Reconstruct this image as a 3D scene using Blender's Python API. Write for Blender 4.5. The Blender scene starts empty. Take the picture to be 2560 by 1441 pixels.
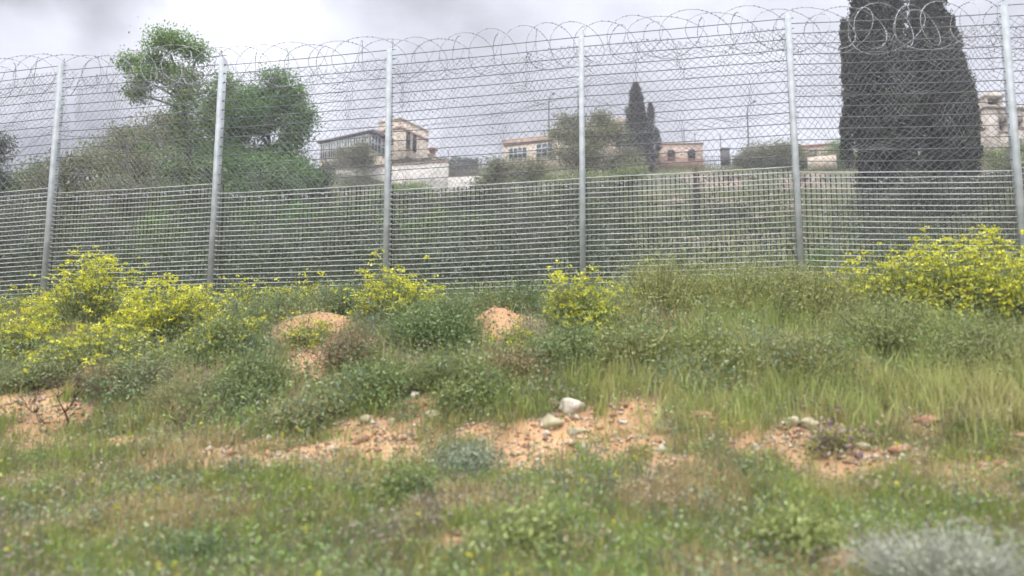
import bpy, math, random
import numpy as np
from mathutils import Vector, noise as mnoise

# ------------------------------------------------------------------ camera, sky, sun, exposure
sc = bpy.context.scene
COL = sc.collection
F_PX, CX, CY, PITCH, EYE = 1850.0, 1280.0, 720.5, math.radians(7.3), 1.6
cam_d = bpy.data.cameras.new('camera')
cam_d.sensor_width = 36.0
cam_d.lens = F_PX / 2560.0 * 36.0
cam_d.clip_start = 0.1
cam_d.clip_end = 2000
cam_d.dof.use_dof = True
cam_d.dof.focus_distance = 14.0
cam_d.dof.aperture_fstop = 0.85
cam = bpy.data.objects.new('camera', cam_d)
COL.objects.link(cam)
cam.location = (0, 0, EYE)
cam.rotation_euler = (math.radians(90) + PITCH, 0, 0)
sc.camera = cam
sc.view_settings.view_transform = 'Standard'
sc.view_settings.look = 'None'
sc.view_settings.exposure = 0.4
sc.view_settings.gamma = 1.0
sc.cycles.max_bounces = 6
sc.cycles.transparent_max_bounces = 8

cp, sp = math.cos(PITCH), math.sin(PITCH)
def ray(px, py):
    a, b = (px - CX) / F_PX, (CY - py) / F_PX
    return np.array([a, cp - b * sp, sp + b * cp])
def at(px, py, Y):
    """point on the sight line of photo pixel (px, py) at distance Y"""
    d = ray(px, py)
    d = d * (Y / d[1])
    return np.array([d[0], Y, EYE + d[2]])
def ppm(Y):
    return F_PX / Y           # photo pixels per metre at distance Y

SUN_EL, SUN_AZ = math.radians(40), math.radians(200)
world = bpy.data.worlds.new("World"); sc.world = world
world.use_nodes = True
nt = world.node_tree; N = nt.nodes; L = nt.links
N.clear()
wout = N.new('ShaderNodeOutputWorld'); bg = N.new('ShaderNodeBackground')
bg.inputs['Strength'].default_value = 0.1
sky = N.new('ShaderNodeTexSky'); sky.sky_type = 'NISHITA'; sky.sun_disc = False
sky.sun_elevation = SUN_EL; sky.sun_rotation = SUN_AZ
tc = N.new('ShaderNodeTexCoord')
def wmath(op, a, b=None, c=None):
    n = N.new('ShaderNodeMath'); n.operation = op
    for i, v in enumerate((a, b, c)):
        if v is None: continue
        if isinstance(v, (int, float)): n.inputs[i].default_value = v
        else: L.new(v, n.inputs[i])
    return n.outputs[0]
nz = N.new('ShaderNodeTexNoise'); nz.inputs['Scale'].default_value = 3.4; nz.inputs['Detail'].default_value = 6
nz.inputs['Roughness'].default_value = 0.5
mp = N.new('ShaderNodeMapping'); mp.inputs['Scale'].default_value = (1, 1, 2.0); mp.inputs['Location'].default_value = (3.1, 0.4, 0.2)
L.new(tc.outputs['Generated'], mp.inputs[0]); L.new(mp.outputs[0], nz.inputs['Vector'])
# wobbling of the sight direction so that cloud edges are ragged
nz2 = N.new('ShaderNodeTexNoise'); nz2.inputs['Scale'].default_value = 5.0; nz2.inputs['Detail'].default_value = 5
L.new(tc.outputs['Generated'], nz2.inputs['Vector'])
vsub = N.new('ShaderNodeVectorMath'); vsub.operation = 'SUBTRACT'; L.new(nz2.outputs['Color'], vsub.inputs[0]); vsub.inputs[1].default_value = (.5, .5, .5)
vsc = N.new('ShaderNodeVectorMath'); vsc.operation = 'SCALE'; L.new(vsub.outputs[0], vsc.inputs[0]); vsc.inputs['Scale'].default_value = 0.22
vadd = N.new('ShaderNodeVectorMath'); vadd.operation = 'ADD'; L.new(tc.outputs['Generated'], vadd.inputs[0]); L.new(vsc.outputs[0], vadd.inputs[1])
vn = N.new('ShaderNodeVectorMath'); vn.operation = 'NORMALIZE'; L.new(vadd.outputs[0], vn.inputs[0])
tot = None
for px, py, deg, amp in ((20, 135, 4.0, .26), (618, 40, 3.0, .30), (640, 190, 4.5, .05), (230, 340, 8, .24), (1500, 370, 13, .32), (760, 360, 10, .32), (2300, 330, 13, .28),
                         (330, 90, 7.5, -.04), (130, 30, 5, -.05), (1000, 30, 6, -.03), (1330, 60, 8, -.03)):
    d = ray(px, py); d = d / np.linalg.norm(d)
    dt = N.new('ShaderNodeVectorMath'); dt.operation = 'DOT_PRODUCT'; L.new(vn.outputs[0], dt.inputs[0]); dt.inputs[1].default_value = tuple(d)
    mr = N.new('ShaderNodeMapRange'); mr.interpolation_type = 'SMOOTHSTEP'
    mr.inputs['From Min'].default_value = math.cos(math.radians(deg * 1.5)); mr.inputs['From Max'].default_value = math.cos(math.radians(deg * .35))
    mr.inputs['To Min'].default_value = 0; mr.inputs['To Max'].default_value = amp
    L.new(dt.outputs['Value'], mr.inputs['Value'])
    tot = mr.outputs[0] if tot is None else wmath('ADD', tot, mr.outputs[0])
sep = N.new('ShaderNodeSeparateXYZ'); L.new(tc.outputs['Generated'], sep.inputs[0])
zz = wmath('MAXIMUM', sep.outputs['Z'], 0.0)
# bright overhead (unseen boost added to light the ground), greyer towards the horizon
grad = wmath('MULTIPLY_ADD', wmath('POWER', zz, 4.5), 6.5, 0.285)
nn = wmath('MULTIPLY', wmath('SUBTRACT', nz.outputs['Fac'], 0.5), 1.0)
lum = wmath('ADD', wmath('ADD', grad, nn), tot)
lum = wmath('MAXIMUM', lum, 0.3)
cmb = N.new('ShaderNodeCombineColor')
L.new(wmath('MULTIPLY', lum, 9.75), cmb.inputs[0]); L.new(wmath('MULTIPLY', lum, 9.9), cmb.inputs[1]); L.new(wmath('MULTIPLY', lum, 11.0), cmb.inputs[2])
mixc = N.new('ShaderNodeMix'); mixc.data_type = 'RGBA'; mixc.inputs['Factor'].default_value = 0.94
L.new(sky.outputs[0], mixc.inputs['A']); L.new(cmb.outputs[0], mixc.inputs['B'])
L.new(mixc.outputs['Result'], bg.inputs['Color']); L.new(bg.outputs[0], wout.inputs[0])

sun_d = bpy.data.lights.new('sun', 'SUN'); sun_d.energy = 1.5; sun_d.angle = math.radians(25); sun_d.color = (1, .96, .9)
sun = bpy.data.objects.new('sun', sun_d); COL.objects.link(sun)
sd = Vector((math.sin(SUN_AZ) * math.cos(SUN_EL), math.cos(SUN_AZ) * math.cos(SUN_EL), math.sin(SUN_EL)))
sun.rotation_euler = sd.to_track_quat('Z', 'Y').to_euler()

# ------------------------------------------------------------------ helpers
def tag(o, label=None, cat=None, group=None, kind=None):
    if label: o['label'] = label
    if cat: o['category'] = cat
    if group: o['group'] = group
    if kind: o['kind'] = kind
    return o
def empty(name, loc, rz=0.0):
    o = bpy.data.objects.new(name, None); COL.objects.link(o)
    o.location = tuple(float(v) for v in loc); o.rotation_euler = (0, 0, rz); o.empty_display_size = .3
    return o
def mesh_np(name, V, Fq, mat, parent=None, col=None, smooth=False, loc=None):
    """V (n,3); Fq list of face arrays (m,k); col (n,3) per-vertex colour"""
    V = np.asarray(V, dtype=np.float64)
    Fq = [np.asarray(f, dtype=np.int64) for f in Fq if len(f)]
    me = bpy.data.meshes.new(name)
    me.vertices.add(len(V)); me.vertices.foreach_set('co', V.ravel().astype(np.float32))
    nl = sum(f.size for f in Fq); nf = sum(len(f) for f in Fq)
    me.loops.add(nl); me.polygons.add(nf)
    me.loops.foreach_set('vertex_index', np.concatenate([f.ravel() for f in Fq]).astype(np.int32))
    tots = np.concatenate([np.full(len(f), f.shape[1]) for f in Fq]).astype(np.int32)
    me.polygons.foreach_set('loop_start', np.concatenate(([0], np.cumsum(tots)[:-1])).astype(np.int32))
    me.polygons.foreach_set('loop_total', tots)
    if smooth: me.polygons.foreach_set('use_smooth', np.ones(nf, dtype=bool))
    if col is not None:
        a = me.color_attributes.new('Col', 'FLOAT_COLOR', 'POINT')
        c = np.ones((len(V), 4), dtype=np.float32); c[:, :3] = col
        a.data.foreach_set('color', c.ravel())
    me.update(calc_edges=True)
    me.materials.append(mat)
    o = bpy.data.objects.new(name, me); COL.objects.link(o)
    if parent is not None: o.parent = parent
    if loc is not None: o.location = tuple(float(v) for v in loc)
    return o
class MB:
    """collects boxes, tubes and prisms into one mesh"""
    def __init__(s): s.V = []; s.F = {}; s.n = 0
    def add(s, V, F):
        V = np.asarray(V, float)
        for f in F: s.F.setdefault(len(f), []).append([i + s.n for i in f])
        s.V.append(V); s.n += len(V)
    def box(s, c, d, rz=0.0):
        x, y, z = d[0] / 2, d[1] / 2, d[2] / 2
        P = np.array([(-x, -y, -z), (x, -y, -z), (x, y, -z), (-x, y, -z), (-x, -y, z), (x, -y, z), (x, y, z), (-x, y, z)], float)
        if rz:
            cr, sr = math.cos(rz), math.sin(rz); P[:, :2] = P[:, :2] @ np.array([[cr, sr], [-sr, cr]])
        s.add(P + np.array(c), [(0, 3, 2, 1), (4, 5, 6, 7), (0, 1, 5, 4), (1, 2, 6, 5), (2, 3, 7, 6), (3, 0, 4, 7)])
    def tube(s, pts, r, n=6, caps=True):
        pts = np.asarray(pts, float); m = len(pts)
        rs = np.full(m, r) if np.isscalar(r) else np.asarray(r, float)
        t = np.gradient(pts, axis=0); t /= (np.linalg.norm(t, axis=1)[:, None] + 1e-9)
        ref = np.array([0, 0, 1.0]) if abs(t[0][2]) < .9 else np.array([1.0, 0, 0])
        V = []
        for i in range(m):
            a = np.cross(t[i], ref); a /= np.linalg.norm(a) + 1e-9; b = np.cross(t[i], a); ref = ref - t[i] * 0
            ang = np.arange(n) * 2 * math.pi / n
            V.append(pts[i] + rs[i] * (np.cos(ang)[:, None] * a + np.sin(ang)[:, None] * b))
        F = []
        for i in range(m - 1):
            for k in range(n):
                F.append((i * n + k, i * n + (k + 1) % n, (i + 1) * n + (k + 1) % n, (i + 1) * n + k))
        if caps: F.append(tuple(range(n - 1, -1, -1))); F.append(tuple((m - 1) * n + k for k in range(n)))
        s.add(np.concatenate(V), F)
    def prism(s, poly, z0, z1):
        n = len(poly); P = [(x, y, z0) for x, y in poly] + [(x, y, z1) for x, y in poly]
        F = [tuple(range(n - 1, -1, -1)), tuple(range(n, 2 * n))] + [(i, (i + 1) % n, n + (i + 1) % n, n + i) for i in range(n)]
        s.add(P, F)
    def build(s, name, mat, parent=None, smooth=False, loc=None):
        return mesh_np(name, np.concatenate(s.V), [np.array(f) for f in s.F.values()], mat, parent, None, smooth, loc)
def merge(parts):
    """parts: list of (V, F(m,k), C)"""
    Vs, Cs, Fs, n = [], [], {}, 0
    for V, F_, C_ in parts:
        Vs.append(V); Cs.append(C_); Fs.setdefault(F_.shape[1], []).append(F_ + n); n += len(V)
    return np.concatenate(Vs), [np.concatenate(f) for f in Fs.values()], np.concatenate(Cs)

# value noise on arrays
def vnoise(x, y, seed=0):
    xi = np.floor(x).astype(np.int64); yi = np.floor(y).astype(np.int64)
    xf, yf = x - xi, y - yi
    xf = xf * xf * (3 - 2 * xf); yf = yf * yf * (3 - 2 * yf)
    def h(a, b):
        v = (a * 374761393 + b * 668265263 + seed * 1442695041) & 0xffffffff
        v = ((v ^ (v >> 13)) * 1274126177) & 0xffffffff
        return ((v ^ (v >> 16)) & 0xffffff) / float(0xffffff)
    return (h(xi, yi) * (1 - xf) + h(xi + 1, yi) * xf) * (1 - yf) + (h(xi, yi + 1) * (1 - xf) + h(xi + 1, yi + 1) * xf) * yf
def fbm(x, y, seed=0, o=4):
    s, a, t = 0, 1.0, 0
    for k in range(o):
        s = s + a * vnoise(x * 2 ** k, y * 2 ** k, seed + k * 17); t += a; a *= .5
    return s / t

# ------------------------------------------------------------------ materials
def new_mat(name):
    m = bpy.data.materials.new(name); m.use_nodes = True
    return m, m.node_tree.nodes, m.node_tree.links, m.node_tree.nodes['Principled BSDF']
def simple_mat(name, col, rough=.7, metal=0.0, var=.15, scale=6.0, bump=.0, col2=None, detail=6):
    m, n, l, b = new_mat(name)
    b.inputs['Roughness'].default_value = rough; b.inputs['Metallic'].default_value = metal
    t = n.new('ShaderNodeTexCoord'); z = n.new('ShaderNodeTexNoise'); z.inputs['Scale'].default_value = scale; z.inputs['Detail'].default_value = detail
    l.new(t.outputs['Object'], z.inputs['Vector'])
    r = n.new('ShaderNodeValToRGB'); r.color_ramp.elements[0].position = .32; r.color_ramp.elements[1].position = .7
    c2 = col2 if col2 else tuple(min(1, c * (1 + var)) for c in col)
    r.color_ramp.elements[0].color = (*[c * (1 - var) for c in col], 1); r.color_ramp.elements[1].color = (*c2, 1)
    l.new(z.outputs['Fac'], r.inputs[0]); l.new(r.outputs[0], b.inputs['Base Color'])
    if bump:
        bp = n.new('ShaderNodeBump'); bp.inputs['Strength'].default_value = bump; bp.inputs['Distance'].default_value = .05
        l.new(z.outputs['Fac'], bp.inputs['Height']); l.new(bp.outputs[0], b.inputs['Normal'])
    return m
def leaf_mat(name, trans=.3, rough=.6):
    m, n, l, b = new_mat(name)
    a = n.new('ShaderNodeAttribute'); a.attribute_name = 'Col'
    b.inputs['Roughness'].default_value = rough
    l.new(a.outputs['Color'], b.inputs['Base Color'])
    tr = n.new('ShaderNodeBsdfTranslucent'); l.new(a.outputs['Color'], tr.inputs['Color'])
    mx = n.new('ShaderNodeMixShader'); mx.inputs[0].default_value = trans
    l.new(b.outputs[0], mx.inputs[1]); l.new(tr.outputs[0], mx.inputs[2])
    l.new(mx.outputs[0], n['Material Output'].inputs['Surface'])
    return m
M_LEAF = leaf_mat('leaf'); M_PETAL = leaf_mat('petal', .35, .5)
M_BARK = simple_mat('bark', (.11, .085, .065), .9, 0, .35, 9, .5)
M_TWIG = simple_mat('dry twig', (.10, .075, .055), .9, 0, .3, 9)
M_GALV = simple_mat('galvanised steel', (.33, .36, .36), .6, .05, .15, 5, 0, (.48, .51, .51))
M_WIRE = simple_mat('backlit fence wire', (.15, .15, .155), .6, .2, .2, 3)  # upper wires: backlit darkness against the sky put into the zinc colour
M_WIRE2 = simple_mat('lit zinc fence wire', (.60, .61, .58), .55, .1, .15, 3)  # lower wires: same zinc, its lit look put into a lighter colour
M_MESH = simple_mat('weathered wire mesh', (.24, .24, .245), .6, .1, .3, 3)
M_DARKMESH = simple_mat('dark wire mesh', (.085, .088, .088), .7, .0, .5, 3)
M_COIL = simple_mat('razor ribbon', (.38, .38, .40), .55, .15, .2, 3)
M_COIL2 = simple_mat('bright razor ribbon', (.42, .42, .42), .6, .1, .2, 3)
M_CLAMP = simple_mat('clamp steel', (.3, .31, .32), .5, .6)

# ------------------------------------------------------------------ terrain
S_ = np.array([-40, -5, 0, 2.5, 4.0, 5.2, 6.3, 7.3, 8.3, 9.0, 9.9, 12, 16, 22, 30, 40, 50, 62, 72, 74.5, 80, 84, 90, 120, 420])
Z_ = np.array([.3, .32, .38, .46, .62, .92, 1.36, 1.82, 2.26, 2.48, 2.58, 2.75, 3.5, 5.2, 7.6, 10.6, 13.6, 17.3, 20.3, 23.0, 25.0, 26.3, 26.8, 26.5, 24.0])
MOUNDS = []      # (x, y, rx, ry, h)
def terrain(x, y, detail=True):
    x = np.asarray(x, float); y = np.asarray(y, float)
    near = np.clip((30 - y) / 20, 0, 1)
    s = y + .19 * np.clip(x, -14, 14) * near
    z = np.interp(s, S_, Z_)
    # soften the profile, terraces on the hillside
    z = .5 * z + .25 * np.interp(s - .35, S_, Z_) + .25 * np.interp(s + .35, S_, Z_)
    ratio = x / np.maximum(y, 8)
    far = np.clip((y - 18) / 30, 0, 1)
    lowl = np.clip((-.52 - ratio) / .25, 0, 1)
    z = z - far * lowl * .28 * np.maximum(z - 5, 0)
    z = z + far * .9 * (fbm(x / 9, y / 7, 5) - .5) + far * .35 * (fbm(x / 2.5, y / 2.0, 9) - .5)
    if detail:
        nr = np.clip((14 - y) / 4, 0, 1)
        z = z + nr * (.26 * (fbm(x / 1.3, y / 1.1, 21) - .5) + .09 * (fbm(x / .3, y / .25, 31) - .5))
        for mx, my, rx, ry, h in MOUNDS:
            q = ((x - mx) / rx) ** 2 + ((y - my) / ry) ** 2
            z = z + h * np.exp(-q * 1.3) * (1 + .5 * (fbm(x / .25, y / .2, 77) - .5))
    return z
def ground_at(px, py, lo=2.5, hi=130):
    t = lo * (hi / lo) ** (np.arange(900) / 899.0)
    d = ray(px, py); d = d / d[1]
    z = EYE + d[2] * t; g = terrain(d[0] * t, t, False)
    k = np.argmax(z < g)
    if not (z < g).any(): k = 899
    return float(d[0] * t[k]), float(t[k])
# bare soil patches, measured in the photograph and laid on the terrain: px, py, half width px, half height px
SOILPX = [(785, 850, 88, 52), (745, 935, 42, 45), (1240, 845, 75, 48), (40, 1045, 110, 38), (1420, 1085, 190, 52), (1330, 1130, 110, 36), (1600, 1110, 120, 35),
          (880, 1130, 210, 36), (760, 1165, 110, 16), (2005, 1090, 48, 28), (2150, 1130, 70, 28), (2240, 1125, 70, 26), (2320, 1068, 45, 20), (1760, 1070, 36, 15), (2550, 1100, 40, 14),
          (1020, 1222, 50, 16), (1120, 1385, 60, 22), (2130, 1395, 150, 28), (2400, 1180, 80, 18), (170, 975, 60, 40), (540, 1000, 26, 14), (690, 1050, 60, 18), (1050, 1010, 60, 25), (2150, 1160, 120, 12), (600, 810, 25, 14),
          (1700, 900, 18, 12), (420, 1428, 50, 12), (250, 1110, 150, 14), (80, 1120, 90, 16), (1180, 1085, 90, 22), (560, 1150, 130, 14), (900, 1070, 90, 20), (1850, 1120, 90, 14), (2330, 1130, 80, 14), (2480, 1160, 70, 12), (1960, 1120, 60, 14), (720, 980, 50, 24), (1000, 1090, 60, 18), (1700, 1150, 90, 12), (1480, 1040, 120, 22), (660, 1110, 100, 16), (2060, 1080, 80, 18), (120, 1050, 90, 26), (1250, 1160, 120, 14)]
SOIL = []
BANDPX = [(1300, 1120, 1250, 48), (900, 1110, 330, 62), (1450, 1095, 330, 85), (2100, 1105, 420, 60), (140, 1060, 190, 70), (770, 920, 130, 70)]
BAND = []
for px, py, hw, hh in SOILPX:
    x0, y0 = ground_at(px, py); xa, ya = ground_at(px, py + hh * .9); xb, yb = ground_at(px, py - hh * .9)
    SOIL.append((x0, (ya + yb) / 2, hw / ppm(y0), max(.12, abs(yb - ya) / 2)))
for px, py, hw, hh in BANDPX:
    x0, y0 = ground_at(px, py); xa, ya = ground_at(px, py + hh * .9); xb, yb = ground_at(px, py - hh * .9)
    BAND.append((x0, (ya + yb) / 2, hw / ppm(y0), max(.12, abs(yb - ya) / 2)))
MOUNDS += [(SOIL[0][0], SOIL[0][1], .75, .45, .20), (SOIL[2][0], SOIL[2][1] + .05, .38, .35, .26), (SOIL[3][0], SOIL[3][1], .6, .4, .12),
           (SOIL[9][0], SOIL[9][1], .3, .2, .07), (SOIL[12][0], SOIL[12][1], .3, .18, .1), (SOIL[13][0], SOIL[13][1], .2, .15, .07)]
def soil_mask(x, y):
    x = np.asarray(x, float); y = np.asarray(y, float); m = np.zeros_like(x)
    w = (fbm(x / .35, y / .3, 41) - .5) * 1.1 + (fbm(x / .09, y / .08, 43) - .5) * .5
    for sx, sy, rx, ry in SOIL:
        q = np.sqrt(((x - sx) / rx) ** 2 + ((y - sy) / ry) ** 2)
        m = np.maximum(m, np.clip((1.18 + w - q) / .35, 0, 1))
    br = np.clip((fbm(x / .42, y / .26, 47) - .47) / .07, 0, 1)
    for sx, sy, rx, ry in BAND:
        q = np.sqrt(((x - sx) / rx) ** 2 + ((y - sy) / ry) ** 2)
        m = np.maximum(m, np.clip((1.1 + w * .5 - q) / .3, 0, 1) * br * .85)
    return m
# grid
yy = np.concatenate([np.arange(-30, 1.5, 1.5), np.arange(1.5, 12, .06), 12 * (1.014 ** np.arange(0, 255))])
yy = yy[yy < 420]
nc = 300
xi = np.linspace(-1, 1, nc)
GX = xi[None, :] * (11 + 1.25 * np.maximum(yy, 0))[:, None]
GY = np.repeat(yy[:, None], nc, 1)
GZ = terrain(GX, GY)
SM = soil_mask(GX, GY)
V = np.stack([GX, GY, GZ], -1).reshape(-1, 3)
nr_ = len(yy)
ii = (np.arange(nr_ - 1)[:, None] * nc + np.arange(nc - 1)[None, :]).ravel()
Fg = np.stack([ii, ii + 1, ii + nc + 1, ii + nc], 1)
def ground_mat():
    m, n, l, b = new_mat('ground soil and turf')
    b.inputs['Roughness'].default_value = .95
    a = n.new('ShaderNodeAttribute'); a.attribute_name = 'Col'
    sp_ = n.new('ShaderNodeSeparateColor'); l.new(a.outputs['Color'], sp_.inputs[0])
    t = n.new('ShaderNodeTexCoord')
    def nzs(s, d=8):
        z = n.new('ShaderNodeTexNoise'); z.inputs['Scale'].default_value = s; z.inputs['Detail'].default_value = d; l.new(t.outputs['Object'], z.inputs['Vector']); return z
    def ramp(src, p0, c0, p1, c1, mid=None):
        r = n.new('ShaderNodeValToRGB'); e = r.color_ramp.elements
        e[0].position = p0; e[0].color = (*c0, 1); e[1].position = p1; e[1].color = (*c1, 1)
        if mid: k = e.new(mid[0]); k.color = (*mid[1], 1)
        l.new(src, r.inputs[0]); return r.outputs[0]
    def mix(f, A, B):
        k = n.new('ShaderNodeMix'); k.data_type = 'RGBA'
        if isinstance(f, float): k.inputs['Factor'].default_value = f
        else: l.new(f, k.inputs['Factor'])
        l.new(A, k.inputs['A']); l.new(B, k.inputs['B']); return k.outputs['Result']
    terra = ramp(nzs(2.2).outputs['Fac'], .3, (.26, .125, .052), .72, (.48, .315, .155), (.5, (.37, .205, .085)))
    grit = ramp(nzs(55, 4).outputs['Fac'], .35, (.24, .13, .07), .7, (.52, .36, .21))
    soil = mix(.38, terra, grit)
    humus = ramp(nzs(1.2).outputs['Fac'], .3, (.12, .10, .058), .7, (.22, .18, .11))
    turf = ramp(nzs(.16).outputs['Fac'], .3, (.075, .095, .045), .72, (.13, .14, .07))
    turf2 = ramp(nzs(1.4).outputs['Fac'], .35, (.07, .09, .04), .68, (.15, .13, .08))
    turf = mix(.5, turf, turf2)
    rock = ramp(nzs(.9).outputs['Fac'], .3, (.22, .165, .125), .7, (.34, .26, .20))
    far = mix(sp_.outputs[2], turf, rock)
    base = mix(sp_.outputs[1], humus, far)
    base = mix(sp_.outputs[0], base, soil)
    l.new(base, b.inputs['Base Color'])
    bp = n.new('ShaderNodeBump'); bp.inputs['Strength'].default_value = .55; bp.inputs['Distance'].default_value = .03
    l.new(nzs(28, 8).outputs['Fac'], bp.inputs['Height']); l.new(bp.outputs[0], b.inputs['Normal'])
    return m
farm = np.clip((GY - 11) / 2, 0, 1)
rk = np.clip((fbm(GX / 5, GY / 3.2, 61) - .52) / .06, 0, 1) * np.clip((GY - 26) / 6, 0, 1) * np.clip((GX / np.maximum(GY, 1) - .05) / .08, 0, 1) * np.clip((78 - GY) / 6, 0, 1)
gc = np.stack([SM * (1 - farm), farm, rk], -1).reshape(-1, 3)
g = mesh_np('ground', V, [Fg], ground_mat(), None, gc, True)
tag(g, 'rough bank of orange soil and turf rising to the fence and up the hillside', 'ground', None, 'structure')

# ------------------------------------------------------------------ plant geometry
def unit(v): return v / (np.linalg.norm(v, axis=-1, keepdims=True) + 1e-9)
def leaves(rng, P, size, aspect=.5, up=.0, col=(.08, .12, .04), cvar=.3, hue=None, flat=0.0):
    """one rhombic leaf per point P; size scalar or (n,)"""
    n = len(P); size = np.broadcast_to(size, (n,)) * rng.uniform(.6, 1.35, n)
    d = rng.normal(size=(n, 3)); d[:, 2] = d[:, 2] * (1 - flat) + up; d = unit(d)
    w = unit(np.cross(d, rng.normal(size=(n, 3)))); nrm = np.cross(d, w)
    h = size[:, None]
    V = np.stack([P - d * h * .5, P + w * h * aspect * .5 + nrm * h * .06, P + d * h * .5, P - w * h * aspect * .5 + nrm * h * .06], 1).reshape(-1, 3)
    F_ = np.arange(4 * n).reshape(n, 4)
    c = np.array(col)[None, :] * (1 + rng.uniform(-cvar, cvar, (n, 1)))
    if hue is not None:
        k = rng.uniform(0, 1, (n, 1)) ** 2; c = c * (1 - k) + np.array(hue)[None, :] * k
    c = np.clip(c, .005, 1)
    return V, F_, np.repeat(c, 4, 0)
def blades(rng, P, h, w, lean=.35, c0=(.16, .19, .07), cvar=.25, alt=None, altp=0.0):
    """bent grass blades: 5 vertices each, a quad and a triangle"""
    n = len(P); h = np.broadcast_to(h, (n,)) * rng.uniform(.5, 1.3, n); w = np.broadcast_to(w, (n,)) * rng.uniform(.7, 1.3, n)
    a = rng.uniform(0, 2 * math.pi, n); dx = np.stack([np.cos(a), np.sin(a), 0 * a], 1)
    b = rng.uniform(0, 2 * math.pi, n); side = np.stack([np.cos(b), np.sin(b), 0 * b], 1)
    ln = rng.uniform(.05, lean, n)[:, None]; hh = h[:, None]; ww = w[:, None]; upv = np.array([[0, 0, 1.0]])
    mid = P + upv * hh * .55 + dx * hh * ln * .35; tip = P + upv * hh * (1 - .3 * ln) + dx * hh * ln * 1.1
    V = np.stack([P - side * ww * .5, P + side * ww * .5, mid + side * ww * .4, mid - side * ww * .4, tip], 1).reshape(-1, 3)
    k = np.arange(n)[:, None] * 5
    Q = k + np.array([[0, 1, 2, 3]]); T = k + np.array([[3, 2, 4]])
    c = np.array(c0)[None, :] * np.ones((n, 1)) if np.ndim(c0) == 1 else np.array(c0)
    if alt is not None:
        m = (rng.uniform(0, 1, n) < altp)[:, None]; c = np.where(m, np.array(alt)[None, :], c)
    c = c * (1 + rng.uniform(-cvar, cvar, (n, 1)) * .6)
    C_ = np.repeat(np.clip(c, .005, 1), 5, 0)
    return V, Q, T, C_
def tubes_np(A, B, ra, rb, n=4):
    """straight tapered tubes from A to B, arrays"""
    m = len(A); t = unit(B - A); ref = np.where(np.abs(t[:, 2:3]) < .9, np.array([[0, 0, 1.0]]), np.array([[1.0, 0, 0]]))
    a = unit(np.cross(t, ref)); b = np.cross(t, a)
    ang = np.arange(n) * 2 * math.pi / n
    ring = np.cos(ang)[None, :, None] * a[:, None, :] + np.sin(ang)[None, :, None] * b[:, None, :]
    ra = np.broadcast_to(ra, (m,))[:, None, None]; rb = np.broadcast_to(rb, (m,))[:, None, None]
    V = np.concatenate([A[:, None, :] + ring * ra, B[:, None, :] + ring * rb], 1).reshape(-1, 3)
    base = np.arange(m)[:, None, None] * 2 * n
    k = np.arange(n); q = np.stack([k, (k + 1) % n, n + (k + 1) % n, n + k], 1)[None]
    return V, (base + q).reshape(-1, 4)

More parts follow.
